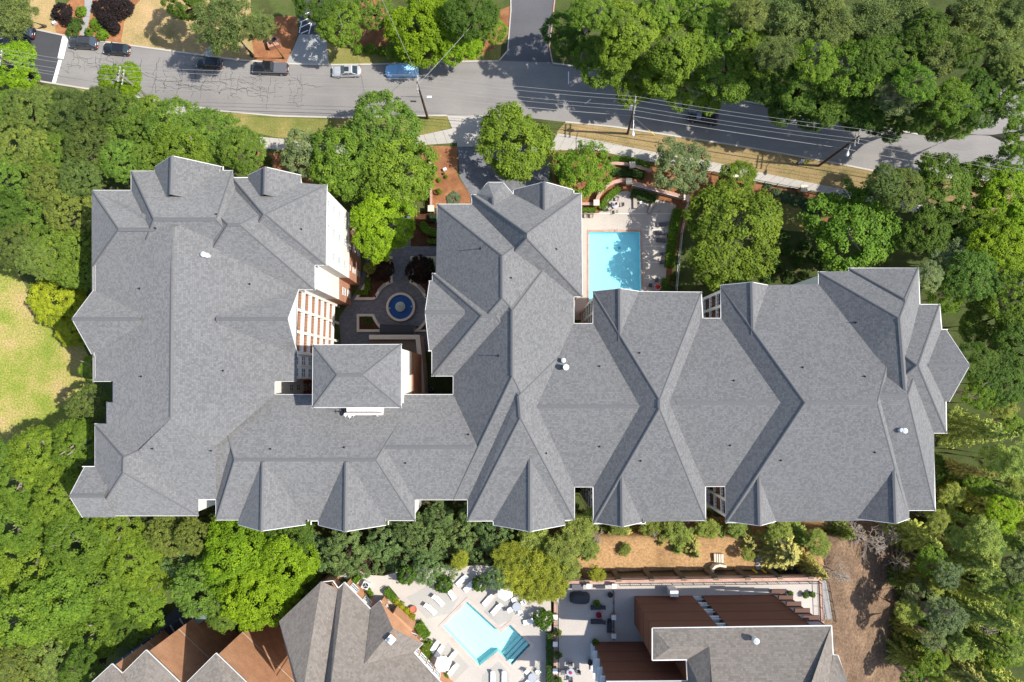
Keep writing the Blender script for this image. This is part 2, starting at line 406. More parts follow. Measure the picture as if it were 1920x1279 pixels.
sheet('mulch_bed', [(786, 272), (858, 275), (858, 330), (880, 362), (884, 390), (800, 390), (795, 320)], 0.008, 'mulch')
sheet('mulch_bed', [(1030, 284), (1110, 282), (1215, 304), (1340, 324), (1440, 346), (1540, 364), (1600, 380), (1560, 420), (1440, 372), (1330, 345), (1300, 380), (1262, 500), (1262, 560), (1240, 570), (1252, 470), (1268, 384), (1200, 366), (1176, 358), (1158, 360), (1142, 372), (1130, 388), (1122, 401), (1076, 405), (1040, 360)], 0.004, 'mulch')
sheet('mulch_bed', [(480, 285), (560, 290), (600, 330), (640, 400), (600, 420), (560, 360), (490, 330)], 0.008, 'mulch')
sheet('mulch_bed', [(745, 395), (826, 395), (826, 462), (768, 462), (760, 430)], 0.008, 'bark_mulch')

# street
ROAD_N = [(-80, 36), (0, 47), (60, 54), (125, 68), (240, 85), (330, 97), (440, 112), (540, 120), (620, 122), (700, 121), (790, 118), (900, 115), (935, 115)]
ROAD_N2 = [(1035, 119), (1090, 126), (1180, 142), (1300, 172), (1450, 200), (1600, 228), (1720, 252), (1790, 262)]
ROAD_S = [(-80, 126), (0, 140), (95, 156), (190, 171), (300, 190), (410, 208), (520, 218), (640, 221), (760, 218), (838, 217), (905, 217), (1000, 222), (1060, 229), (1150, 238), (1230, 250), (1360, 270), (1450, 285), (1560, 305), (1660, 325), (1760, 332), (1940, 345), (2100, 360)]
road = sheet('road', ROAD_N + [(950, 105), (960, 0), (965, -60), (1040, -60), (1032, 0), (1028, 90)] + ROAD_N2 + [(1830, 240), (1860, 180), (1900, 150), (2100, 130)] + ROAD_S[::-1], 0.012, 'asphalt')
sheet('side_road', [(955, -62), (1050, -62), (1042, 0), (1031, 90), (1036, 117), (936, 114), (950, 95), (958, 20)], 0.016, 'asphalt_drive')
sheet('road', [(-82, 36), (0, 47), (60, 54), (120, 67), (98, 155), (0, 139), (-82, 126)], 0.016, 'asphalt_new')
def stripe(pts, mat='white_paint', z=0.021):
    o = sheet('stop_line', pts, z, mat, kind=None); o.parent = road
    return o
stripe([(117, 68), (128.5, 70), (119, 110.5), (108, 108.5)])
stripe([(109.5, 113), (116, 113.5), (104.5, 156), (97.5, 154.5)])
for a, b in (((0, 45), (12, 48)), ((12, 48), (3, 73)), ((-4, 48), (8, 60)), ((-8, 70), (3, 73))):
    o = path_strip('parking_line', wl([a, b]), 0.16, 0.018, 0.021, 'white_paint', road, None)
for i, (a, b) in enumerate((((1066, 134), (1066, 158)), ((1097, 195), (1108, 186)))):
    path_strip('road_mark', wl([a, b]), 0.14, 0.013, 0.016, 'white_paint', road, None)
for pts in (ROAD_N, [(1036, 119), (1090, 126), (1180, 142), (1300, 172), (1450, 200), (1600, 228), (1720, 252)], ROAD_S[:10], ROAD_S[12:]):
    path_strip('kerb', wl(pts), 0.26, 0.0, 0.13, 'concrete_kerb')
path_strip('kerb', wl([(936, 114), (952, 95), (958, 20), (957, -60)]), 0.2, 0, 0.13, 'concrete_kerb')
path_strip('kerb', wl([(1036, 118), (1030, 88), (1040, 0), (1050, -60)]), 0.2, 0, 0.13, 'brick_pink')

# sealed cracks in the old asphalt
mb = MB()
def crack(p, ang, L, wd=0.048):
    pts = [p]; a = ang; s = 0
    while s < L:
        st = random.uniform(0.25, 0.7); a = ang + random.uniform(-0.55, 0.55)
        if random.random() < 0.12: a = ang + random.choice((-1.3, 1.3))
        p = p + Vector((math.cos(a)*st, math.sin(a)*st, 0)); pts.append(p); s += st
    for i in range(len(pts)-1):
        d = (pts[i+1]-pts[i]).normalized(); nn = Vector((-d.y, d.x, 0))*(wd*random.uniform(0.5, 1.2)/2)
        q0 = pts[i]-d*0.02; q1 = pts[i+1]+d*0.02
        vs = [q0-nn, q1-nn, q1+nn, q0+nn]
        b = len(mb.v); mb.v += [Vector((v.x, v.y, 0.0155)) for v in vs]; mb.f.append([b, b+1, b+2, b+3])
    return pts
rs = random.Random(3); random.seed(11)
for px in range(132, 570, 14):
    t = (px-120)/460.0; top = 78+t*48+8; bot = 166+t*46
    if px < 330 and random.random() < 0.25: continue
    y0 = random.uniform(top, top+25); base = W(px+random.uniform(-8, 8), y0, 0)
    L = (random.uniform(0.5, 1.0)*(bot-y0))*0.088
    pts = crack(base, -PI/2-0.08, L)
    for k in range(3):
        if random.random() < 0.75:
            q = random.choice(pts); crack(q, random.choice((-0.13, PI-0.13)), random.uniform(0.8, 2.6), 0.04)
for y0, y1, xa, xb in ((107, 128, 140, 300), (128, 148, 250, 420), (150, 172, 300, 560), (172, 185, 380, 560), (142, 158, 480, 640), (160, 182, 330, 470)):
    a = W(xa, y0); b = W(xb, y1); crack(a, math.atan2((b-a).y, (b-a).x), (b-a).length*0.9, 0.06)
o = mb.build('tar_seal', 'tar', road); o['kind'] = 'stuff'
o = mb = None
for px, py in ((746, 185), (775, 190)):
    c = W(px, py); sheet('iron_cover', [c+Vector((x, y, 0)) for x, y in ((-0.5, -0.14), (0.5, -0.18), (0.5, 0.1), (-0.5, 0.14))], 0.017, 'tar', kind=None, world=True).parent = road

# pavements made of separate slabs
def slab_walk(name, upper, lower, zt, mat, step=1.6):
    root = bpy.data.objects.new(name, None); COL.objects.link(root); root['kind'] = 'structure'
    U = wl(upper); Lw = wl(lower)
    def resample(P, n):
        d = [0]
        for i in range(len(P)-1): d.append(d[-1]+(P[i+1]-P[i]).length)
        out = []
        for k in range(n+1):
            t = d[-1]*k/n; i = 0
            while i < len(P)-2 and d[i+1] < t: i += 1
            out.append(P[i].lerp(P[i+1], (t-d[i])/max(1e-6, d[i+1]-d[i])))
        return out
    Ln = sum((U[i+1]-U[i]).length for i in range(len(U)-1)); n = max(1, int(Ln/step))
    A = resample(U, n); B = resample(Lw, n)
    for k in range(n):
        q = [A[k].lerp(A[k+1], 0.012), A[k].lerp(A[k+1], 0.988), B[k].lerp(B[k+1], 0.988), B[k].lerp(B[k+1], 0.012)]
        z = zt+random.uniform(-0.006, 0.006)
        MB().prism([(v.x, v.y) for v in q], 0.0, z).build('slab', mat, root, True)
    return root
slab_walk('pavement', [(1045, 250), (1120, 264), (1230, 286), (1330, 303), (1450, 329), (1560, 351), (1660, 371), (1760, 390)], [(1028, 283), (1110, 281), (1215, 303), (1330, 321), (1440, 345), (1540, 362), (1640, 382), (1740, 404)], 0.09, 'concrete')
slab_walk('pavement', [(486, 257), (560, 263), (650, 268), (780, 256), (848, 241)], [(492, 279), (560, 283), (650, 290), (800, 272), (857, 268)], 0.09, 'concrete')
slab_walk('pavement', [(301, 192), (350, 200), (408, 208)], [(301, 211), (350, 219), (400, 224)], 0.09, 'concrete', 1.5)
slab_walk('front_path', [(160, -40), (158, 5), (160, 20), (153, 45), (150, 66)], [(177, -40), (173, 5), (171, 20), (166, 45), (158, 67)], 0.05, 'concrete_grey', 1.5)
slab_walk('front_path', [(398, 80), (380, 104)], [(412, 78), (396, 106)], 0.05, 'concrete_grey', 1.5)
sheet('driveway_apron', [(838, 217), (906, 216.5), (908, 275), (857, 275), (857, 268), (848, 241)], 0.02, 'concrete')
sheet('driveway_apron', [(556, 120), (535, 121), (548, 95), (563, 60), (570, 30), (610, 30), (611, 66), (617, 122)], 0.02, 'concrete_grey')
sheet('parking_bay', [(560, 64), (562, 20), (580, -30), (640, -30), (640, 20), (612, 66)], 0.026, 'asphalt_new')
for a, b in (((561, 62), (566, 40)), ((579, 64), (584, 44)), ((561, 53), (582, 43)), ((564, 63), (578, 57)), ((562, 42), (585, 32)), ((566, 30), (586, 20))):
    path_strip('parking_line', wl([a, b]), 0.13, 0.026, 0.031, 'white_paint', road, None)
sheet('driveway', [(858, 275), (1033, 278), (1030, 330), (1020, 380), (884, 380), (880, 362), (862, 332)], 0.016, 'paver')

# courtyard
sheet('courtyard_paving', [(640, 660), (636, 595), (672, 540), (690, 470), (740, 410), (770, 400), (770, 462), (830, 462), (830, 660)], 0.014, 'paver')
# pool terrace
DECK1 = [(1076, 600), (1076, 405), (1122, 401), (1130, 388), (1142, 372), (1158, 360), (1176, 358), (1200, 366), (1268, 384), (1252, 470), (1246, 560), (1246, 600)]
sheet('pool_deck', DECK1, 0.03, 'deck', holes=[wl([(1101, 431.5), (1203, 431), (1207, 578), (1101, 578)])])
for a, b in (((1095, 400.5), (1262, 400.5)), ((1204, 431), (1257, 431)), ((1205, 462), (1252, 462)), ((1206, 492), (1250, 492)), ((1207, 522), (1247, 522))):
    path_strip('deck_joint', wl([a, b]), 0.07, 0.03, 0.034, 'white_trim')

# hillside behind the south terraces
def bank_z(px, py):
    def ss(a, b, x):
        t = min(1, max(0, (x-a)/(b-a))); return t*t*(3-2*t)
    h = 10.0*ss(972, 1012, py)
    return h*ss(1035, 1060, px)*(1-0.93*ss(1545, 1720, px)) - 0.06*(px < 1040 or px > 1715 or py < 975)
def bank(name, x0, x1, y0, y1, nx, ny, mat):
    vs = []; fs = []
    for j in range(ny+1):
        for i in range(nx+1):
            px = x0+(x1-x0)*i/nx; py = y0+(y1-y0)*j/ny; z = bank_z(px, py)
            v = W(px, py, z); vs.append((v.x, v.y, z+random.uniform(-0.12, 0.12)*(z > 0.5)))
    for j in range(ny):
        for i in range(nx):
            a = j*(nx+1)+i; fs.append([a, a+nx+1, a+nx+2, a+1])
    o = mesh(name, vs, fs, mat, None, False, True); o['kind'] = 'structure'; return o
bank('bank', 1030, 1545, 968, 1090, 52, 14, 'clay_bank')
bank('hillside', 1545, 1740, 968, 1330, 22, 40, 'clay_slope')

# ================================================================== MAIN BUILDING
ZE = 22.0
main_b = thing('apartment_building', 'long light apartment block with many-gabled grey shingle roof around a fountain courtyard', 'building')
ROOF_TRIS = []
def roof_mesh(name, vs, fs, mat='shingle_grey', parent=None):
    out = []
    for f in fs:
        a, b, c = [Vector(vs[i]) for i in f[:3]]
        n = (b-a).cross(c-a)
        out.append(f if n.z > 0 else f[::-1])
    o = mesh(name, vs, out, mat, parent if parent is not None else main_b, True)
    for f in out:
        for k in range(1, len(f)-1): ROOF_TRIS.append((Vector(vs[f[0]]), Vector(vs[f[k]]), Vector(vs[f[k+1]])))
    return o
def cap(a, b, parent, wd=0.24, mat='ridge_cap'):
    a = Vector(a); b = Vector(b); d = (b-a)
    if d.length < 0.6: return
    d.normalize(); s = Vector((-d.y, d.x, 0)).normalized(); dn = Vector((0, 0, 1))
    slope = 0.14
    vs = []
    for p in (a, b):
        vs += [p - s*wd - dn*(wd*0.45) + dn*0.035, p + dn*0.06, p + s*wd - dn*(wd*0.45) + dn*0.035]
    return mesh('ridge_cap', vs, [[0, 1, 4, 3][::-1], [1, 2, 5, 4][::-1]], mat, parent)
def wing(c, A, B, r, ns, z0=ZE, mat='shingle_grey', parent=None, capm='ridge_cap', caps=True):
    """hipped roof: c = NW, NE, SE, SW eave corners, A-B ridge, r rise"""
    NW, NE, SE, SW = [W(p[0], p[1], z0) for p in c]; a = W(A[0], A[1], z0+r); b = W(B[0], B[1], z0+r)
    vs = [NW, NE, SE, SW, a, b]
    if ns: fs = [[0, 4, 1], [1, 4, 5, 2], [2, 5, 3], [3, 5, 4, 0]]
    else: fs = [[0, 4, 3], [0, 1, 5, 4], [1, 2, 5], [2, 3, 4, 5]]
    o = roof_mesh('roof', vs, fs, mat, parent)
    if caps: cap(a, b, o, mat=capm)
    hips = ((0, 4), (1, 4), (2, 5), (3, 5)) if ns else ((0, 4), (3, 4), (1, 5), (2, 5))
    if caps:
        for i, j in hips: cap(vs[i], vs[j], o, 0.13, capm)
    return o
def gable(P, Bk, r, s1, s2=None, z0=ZE, mat='shingle_grey', parent=None, wallmat='stucco', capm='ridge_cap'):
    s2 = s2 or s1
    p = W(P[0], P[1], z0+r); b = W(Bk[0], Bk[1], z0+r); par = parent if parent is not None else main_b
    d = p-b
    if abs(d.x) > abs(d.y): b.y = p.y; d = Vector((math.copysign(1, d.x), 0, 0))
    else: b.x = p.x; d = Vector((0, math.copysign(1, d.y), 0))
    lat = Vector((-d.y, d.x, 0))           # left of the outward direction
    e1 = Vector((p.x, p.y, z0)) + lat*(r/s1); e2 = Vector((p.x, p.y, z0)) - lat*(r/s2)
    f1 = Vector((b.x, b.y, z0)) + lat*(r/s1); f2 = Vector((b.x, b.y, z0)) - lat*(r/s2)
    up = Vector((0, 0, 0.03))
    o = roof_mesh('roof', [p+up, b+up, e1+up, f1+up, e2+up, f2+up], [[0, 1, 3, 2], [0, 4, 5, 1]], mat, par)
    cap(p+up, b+up, o, mat=capm)
    ins = d*-0.3
    mesh('gable_wall', [p+ins, e1+ins-Vector((0, 0, 0.3)), e2+ins-Vector((0, 0, 0.3))], [[0, 1, 2]], wallmat, par)
    for e in (e1, e2):
        MB().bar(p-Vector((0, 0, 0.06)), e-Vector((0, 0, 0.06)), 0.07, 0.16).build('rake_board', 'white_trim', o)
    return o
def planes(p3, poly, name='roof', z0=ZE, mat='shingle_grey', parent=None):
    a, b, c = [W(q[0], q[1], z0+q[2]) for q in p3]; n = (b-a).cross(c-a)
    vs = [onplane(q[0], q[1], a, n) for q in poly]
    t = [list(x) for x in tessellate_polygon([[Vector((v.x, v.y, 0)) for v in vs]])]
    return roof_mesh(name, vs, t, mat, parent)

# west block
planes([(175, 357, 0), (175, 967, 0), (321, 600, 5.7)], [(172, 357), (325, 425), (320, 785), (205, 912), (178, 930), (178, 795), (200, 795), (200, 755), (212, 755), (212, 715), (174, 715), (172, 485)])
planes([(557, 400, 0), (557, 700, 0), (321, 600, 5.7)], [(325, 425), (557, 400), (557, 715), (515, 715), (515, 740), (400, 840), (320, 785)])
planes([(175, 967, 0), (370, 967, 0), (320, 785, 5.7)], [(320, 785), (405, 842), (405, 936), (371, 936), (371, 967), (153, 967), (165, 940)])
oo = planes([(404, 740, 0), (850, 740, 0), (700, 838, 2.95)], [(515, 740), (850, 740), (897, 839), (400, 839)])
planes([(404, 937, 0), (850, 937, 0), (700, 838, 2.95)], [(400, 839), (897, 839), (900, 937), (778, 937), (405, 937)])
cap(W(718, 838.5, ZE+2.97), W(888, 838.5, ZE+2.97), oo); cap(W(322, 450, ZE+5.7), W(320, 782, ZE+5.7), oo)
wing([(246, 321), (435, 320), (500, 520), (246, 520)], (288, 411), (405, 411), 6.0, False)
wing([(172, 357), (330, 357), (330, 500), (172, 500)], (222, 430), (290, 430), 5.0, False)
wing([(435, 333), (613, 347), (611, 497), (435, 497)], (494, 402), (499, 402), 5.3, False)
wing([(350, 350), (590, 350), (590, 543), (350, 543)], (427, 421), (450, 421), 5.9, False)
wing([(178, 797), (372, 797), (372, 967), (178, 967)], (232, 858), (231, 885), 4.6, True)
wing([(405, 744), (778, 744), (778, 976), (405, 975)], (440, 862), (705, 862), 3.7, False)
gable((322, 292), (321, 365), 4.4, 1.0); gable((497, 313), (496, 365), 3.5, 1.0)
gable((135, 598), (262, 598), 4.2, 1.0); gable((540, 598), (405, 598), 4.2, 0.97)
gable((130, 930), (195, 928), 2.8, 0.88)
gable((490, 996), (491, 866), 3.75, 0.87); gable((647, 997), (647, 866), 3.75, 0.87)
# centre block
wing([(820, 383), (1076, 383), (1076, 705), (814, 705)], (942, 480), (942, 558), 7.4, True)
wing([(850, 430), (1076, 430), (1076, 937), (850, 937)], (961, 583), (961, 705), 6.9, True)
wing([(877, 640), (1077, 640), (1077, 975), (877, 977)], (973, 742), (976, 783), 6.3, True)
wing([(885, 365), (1090, 363), (1092, 556), (885, 556)], (988, 438), (988, 446), 8.0, True)
wing([(811, 513), (1000, 513), (1000, 705), (810, 705)], (903, 592), (930, 592), 6.2, False)
gable((797, 585), (872, 585), 4.4, 0.97); gable((1021, 341), (1021, 406), 3.5, 0.9)
gable((994, 997), (994, 848), 3.85, 0.84)
bay = [W(*p, ZE) for p in ((892, 372), (894, 363), (915, 342), (943, 342), (963, 365), (966, 420), (884, 420))]
q1 = W(925, 369, ZE+2.3); q2 = W(927, 400, ZE+2.3)
ob = roof_mesh('roof', bay + [q1, q2], [[0, 1, 7], [1, 2, 7], [2, 3, 7], [3, 4, 7], [4, 5, 8, 7], [5, 6, 8], [6, 0, 7, 8]]); cap(q1, q2, ob)
# east block
def link_roof(x0, x1, yn, ys, yr, r, c0, c1):
    n_ = planes([(x0, yn, 0), (x1, yn, 0), ((x0+x1)/2, yr, r)], [(x0, yn), (x1, yn), (x1, yr), (x0, yr)])
    planes([(x0, ys, 0), (x1, ys, 0), ((x0+x1)/2, yr, r)], [(x0, ys), (x1, ys), (x1, yr), (x0, yr)])
    cap(W(c0, yr, ZE+r), W(c1, yr, ZE+r), n_)
link_roof(990, 1225, 607, 913, 762, 4.5, 1000, 1196)
link_roof(1245, 1480, 597, 912, 755, 5.0, 1268, 1458)
wing([(1112, 546), (1315, 548), (1323, 976), (1113, 981)], (1237, 749), (1237, 766), 6.3, True)
gable((1162, 541), (1164, 640), 2.6, 0.87, 0.9); gable((1167, 988), (1167, 884), 2.6, 0.9, 0.87)
wing([(1352, 536), (1703, 530), (1704, 975), (1361, 980)], (1510, 755), (1645, 755), 7.0, False)
gable((1410, 529), (1415, 628), 2.73, 0.87, 0.9); gable((1425, 986), (1422, 888), 2.73, 0.9, 0.87)
wing([(1560, 600), (1749, 600), (1753, 957), (1560, 957)], (1600, 742), (1702, 742), 6.6, False)
wing([(1535, 510), (1722, 503), (1726, 800), (1535, 800)], (1687, 597), (1698, 738), 6.2, True)
wing([(1592, 503), (1722.5, 502.5), (1724.5, 620), (1592, 620)], (1697, 561), (1697, 565), 4.35, True)
wing([(1566, 572), (1762, 571), (1775, 812), (1566, 812)], (1720, 685), (1722, 685), 6.5, False)
gable((1818, 685), (1740, 685), 4.2, 0.91); gable((1680, 982), (1680, 876), 3.1, 0.9)

OUT = [(175, 357), (246, 357), (246, 321), (290, 321), (292, 313), (418, 313), (418, 320), (435, 320), (435, 333), (467, 333), (467, 330), (563, 330), (565, 347), (613, 347), (612, 497), (590, 497), (590, 543), (563, 543), (558, 668), (553, 668), (553, 715), (515, 715), (515, 740), (850, 740), (850, 705), (810, 705), (810, 658), (804, 658), (805, 527), (811, 527), (811, 513), (820, 513), (820, 383), (885, 383), (885, 365), (894, 365), (915, 342), (943, 342), (963, 365), (963, 358), (1076, 358), (1076, 363), (1090, 363), (1092, 556), (1076, 556), (1076, 607), (1112, 607), (1113, 546), (1315, 548), (1318, 597), (1352, 597), (1352, 536), (1535, 536), (1535, 510), (1592, 510), (1592, 503), (1722, 503), (1725, 571), (1762, 571), (1766, 618), (1776, 618), (1780, 750), (1774, 750), (1775, 812), (1750, 812), (1754, 957), (1704, 957), (1704, 975), (1450, 975), (1450, 980), (1362, 980), (1360, 912), (1323, 912), (1323, 976), (1210, 977), (1210, 982), (1113, 982), (1112, 913), (1077, 913), (1077, 974), (1058, 977), (1058, 984), (925, 984), (925, 977), (877, 977), (877, 937), (778, 937), (778, 976), (728, 976), (728, 983), (597, 983), (597, 977), (583, 977), (583, 983), (450, 983), (450, 975), (405, 975), (405, 937), (370, 937), (370, 967), (155, 967), (155, 875), (178, 875), (178, 795), (200, 795), (200, 755), (212, 755), (212, 715), (175, 715), (175, 672), (173, 672), (173, 547), (175, 547)]
EAVE = [W(p[0], p[1], ZE) for p in OUT]
def inset(P, d):
    n = len(P); out = []
    for i in range(n):
        a, b, c = P[i-1], P[i], P[(i+1) % n]
        d1 = (b-a).normalized(); d2 = (c-b).normalized()
        n1 = Vector((d1.y, -d1.x, 0)); n2 = Vector((d2.y, -d2.x, 0))   # the outline runs clockwise: inside is on the right
        m = n1+n2
        if m.length < 0.1: out.append(b+n1*d); continue
        m.normalize(); out.append(b + m*(d/max(0.35, m.dot(n1))))
    return out
WALL = inset(EAVE, 0.35)
NW_ = len(OUT)
BALC = {}                                     # eave edges that carry stacked balconies
for i in range(NW_):
    a, b = OUT[i], OUT[(i+1) % NW_]
    for key, nb in (((563, 543), 3), ((1318, 597), 0), ((1352, 597), 2), ((1362, 980), 2), ((1112, 607), 2), ((1113, 982), 2)):
        if a == key and nb: BALC[i] = nb
ZB = 8.6
up_v, up_f, lo_v, lo_f = [], [], [], []
for i in range(NW_):
    if i in BALC: continue
    a, b = WALL[i], WALL[(i+1) % NW_]
    k = len(up_v); up_v += [(a.x, a.y, ZB), (b.x, b.y, ZB), (b.x, b.y, ZE+0.25), (a.x, a.y, ZE+0.25)]; up_f.append([k+3, k+2, k+1, k])
    k = len(lo_v); lo_v += [(a.x, a.y, -0.3), (b.x, b.y, -0.3), (b.x, b.y, ZB), (a.x, a.y, ZB)]; lo_f.append([k+3, k+2, k+1, k])
mesh('upper_wall', up_v, up_f, 'stucco', main_b, True)
mesh('brick_wall', lo_v, lo_f, 'brick', main_b, True)
GABLE_EDGE = {(292, 313), (467, 330), (563, 543), (804, 658), (963, 358), (1776, 618), (1058, 984), (728, 983), (583, 983), (155, 967), (173, 672)}
for i in range(NW_):
    a, b = EAVE[i], EAVE[(i+1) % NW_]
    if OUT[i] in GABLE_EDGE or (b-a).length < 0.25: continue
    d = (b-a).normalized()
    MB().bar(a-d*0.09-Vector((0, 0, 0.09)), b+d*0.09-Vector((0, 0, 0.09)), 0.11, 0.16).build('gutter', 'white_trim', main_b)
# belt course between brick and stucco
for i in (13, 15, 22, 20, 23):
    a, b = WALL[i], WALL[(i+1) % NW_]
    MB().bar(Vector((a.x, a.y, ZB)), Vector((b.x, b.y, ZB)), 0.3, 0.3).build('belt_course', 'cream_stone', main_b)

WINDOW_ME = {}
def window_at(c, nrm, wd, ht, parent):
    """framed sash window standing on a wall, nrm = outward"""
    key = (round(wd, 2), round(ht, 2))
    if key not in WINDOW_ME:
        f = MB()
        for s in (-1, 1):
            f.box((0, s*wd/2, 0), (0.12, 0.1, ht+0.1)); f.box((0, 0, s*ht/2), (0.12, wd, 0.1))
        f.box((0.0, 0, 0), (0.08, wd, 0.06)); f.box((0, 0, 0), (0.08, 0.06, ht))
        WINDOW_ME[key] = (f.build('window', 'white_trim', None, link_it=False), MB().box((0, 0, 0), (0.04, wd, ht)).build('pane', 'window_glass', None, link_it=False))
    fr, pn = WINDOW_ME[key]
    o = link('window', fr, parent); o.location = c + nrm*0.04; o.rotation_euler = (0, 0, math.atan2(nrm.y, nrm.x))
    p = link('pane', pn, o); p.location = (-0.02, 0, 0)
    return o
def facade_windows(i, floors, n, wd=1.1, ht=1.6, z0=1.9, dz=3.1):
    a, b = WALL[i], WALL[(i+1) % NW_]; d = (b-a).normalized(); nrm = Vector((-d.y, d.x, 0))
    for k in floors:
        for j in range(n):
            p = a.lerp(b, (j+0.5)/n); window_at(Vector((p.x, p.y, z0+dz*k)), nrm, wd, ht, main_b)
def idx(p): return OUT.index(p)
facade_windows(idx((613, 347)), range(7), 3, 0.8, 1.4); facade_windows(idx((590, 497)), range(2), 1); facade_windows(idx((553, 668)), range(7), 2, 1.2, 1.9)
facade_windows(idx((515, 715)), range(5), 1, 0.9, 1.6)
facade_windows(idx((850, 740)), range(4), 1, 1.0, 1.5)

def balcony_stack(i, nb):
    a, b = WALL[i], WALL[(i+1) % NW_]; d = (b-a).normalized(); nrm = Vector((-d.y, d.x, 0)); L = (b-a).length; dep = 1.5
    ai = a-nrm*dep; bi = b-nrm*dep
    V = lambda p, z: Vector((p.x, p.y, z))
    mesh('back_wall', [V(ai, -0.3), V(bi, -0.3), V(bi, ZE), V(ai, ZE)], [[3, 2, 1, 0]], 'brick', main_b, True)
    for p, q in ((a, ai), (bi, b)):
        mesh('side_wall', [V(p, -0.3), V(q, -0.3), V(q, ZE), V(p, ZE)], [[3, 2, 1, 0]], 'stucco', main_b)
    for k in range(1, 8):
        z = 3.1*k; mid = (a+b+ai+bi)/4
        MB().box((mid.x, mid.y, z), (L, dep, 0.28), math.atan2(d.y, d.x)).build('balcony_slab', 'white_trim' if k < 7 else 'stucco', main_b)
        if k < 7: MB().box((mid.x-nrm.x*0.16, mid.y-nrm.y*0.16, z+0.15), (L-0.1, dep-0.36, 0.03), math.atan2(d.y, d.x)).build('balcony_floor', 'balcony_tile', main_b)
    for k in range(0, 7):
        z = 3.1*k
        if k > 0:
            r = MB(); r.bar(V(a, z+1.1)-nrm*0.12, V(b, z+1.1)-nrm*0.12, 0.06, 0.06)
            for t in range(int(L/0.45)): 
                p = a.lerp(b, (t+0.5)/int(L/0.45)); r.bar(V(p, z+0.14)-nrm*0.12, V(p, z+1.1)-nrm*0.12, 0.04)
            r.build('railing', 'white_trim' if nb == 3 else 'black_rail', main_b)
        for j in range(nb):
            p = ai.lerp(bi, (j+0.5)/nb); window_at(V(p, z+1.35), nrm, min(2.0, L/nb*0.6), 2.1, main_b)
    for j in range(nb+1):
        p = a.lerp(b, j/nb) - nrm*0.2
        if j == 0: p = p+d*0.2
        if j == nb: p = p-d*0.2
        MB().box((p.x, p.y, ZE/2), (0.38, 0.38, ZE), math.atan2(d.y, d.x)).build('column', 'stucco', main_b)
for i, nb in BALC.items(): balcony_stack(i, nb)

# penthouse tower over the courtyard
ZT = 27.0
TC = [(587, 647), (752, 646), (752, 764), (586, 764)]
wing(TC, (632, 703), (680, 703), 2.4, False, z0=ZT)
te = [W(p[0], p[1], ZT) for p in TC]; tw = inset(te, 0.4)
for i in range(4):
    a, b = te[i], te[(i+1) % 4]; d = (b-a).normalized()
    MB().bar(a-d*0.09-Vector((0, 0, 0.09)), b+d*0.09-Vector((0, 0, 0.09)), 0.11, 0.16).build('gutter', 'white_trim', main_b)
tv = []; tf = []; bv = []; bf = []
for i in range(4):
    a, b = tw[i], tw[(i+1) % 4]
    k = len(tv); tv += [(a.x, a.y, 15.5), (b.x, b.y, 15.5), (b.x, b.y, ZT+0.2), (a.x, a.y, ZT+0.2)]; tf.append([k+3, k+2, k+1, k])
    k = len(bv); bv += [(a.x, a.y, -0.3), (b.x, b.y, -0.3), (b.x, b.y, 15.5), (a.x, a.y, 15.5)]; bf.append([k+3, k+2, k+1, k])
mesh('tower_wall', tv, tf, 'stucco', main_b, True); mesh('tower_base', bv, bf, 'brick', main_b, True)
a, b = tw[1], tw[2]
window_at(Vector((a.x, (a.y*0.6+b.y*0.4), 22.5)), Vector((1, 0, 0)), 0.7, 1.5, main_b)
a, b = tw[0], tw[1]
for k in range(3):
    p = a.lerp(b, (k+0.5)/3); window_at(Vector((p.x, p.y, 24.6)), Vector((0, 1, 0)), 1.3, 1.7, main_b)
# roof balcony south of the tower
s0 = W(650, 765, 24.2); s1 = W(716, 772.5, 24.2)
MB().box(((s0.x+s1.x)/2, (s0.y+s1.y)/2, 23.3), (s1.x-s0.x, abs(s1.y-s0.y)+0.8, 1.9)).build('roof_balcony', 'stucco', main_b)
rl = MB(); yb = s1.y-0.02
rl.bar((s0.x, yb, 25.2), (s1.x, yb, 25.2), 0.07); rl.bar((s0.x, yb, 24.7), (s1.x, yb, 24.7), 0.05)
for t in range(8): rl.bar((s0.x+(s1.x-s0.x)*t/7, yb, 24.2), (s0.x+(s1.x-s0.x)*t/7, yb, 25.2), 0.06)
rl.build('balcony_rail', 'brown_trim', main_b)
# low entrance wing with parapet at the foot of the tower
ZP = 5.0
pw = wl([(692, 632), (783, 632), (790, 700), (792, 745), (760, 745), (692, 700)], ZP)
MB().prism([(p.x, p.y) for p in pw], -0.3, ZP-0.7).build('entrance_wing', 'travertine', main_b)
path_strip('parapet', pw[:4], 0.7, -0.3, ZP, 'cream_stone', main_b, None)
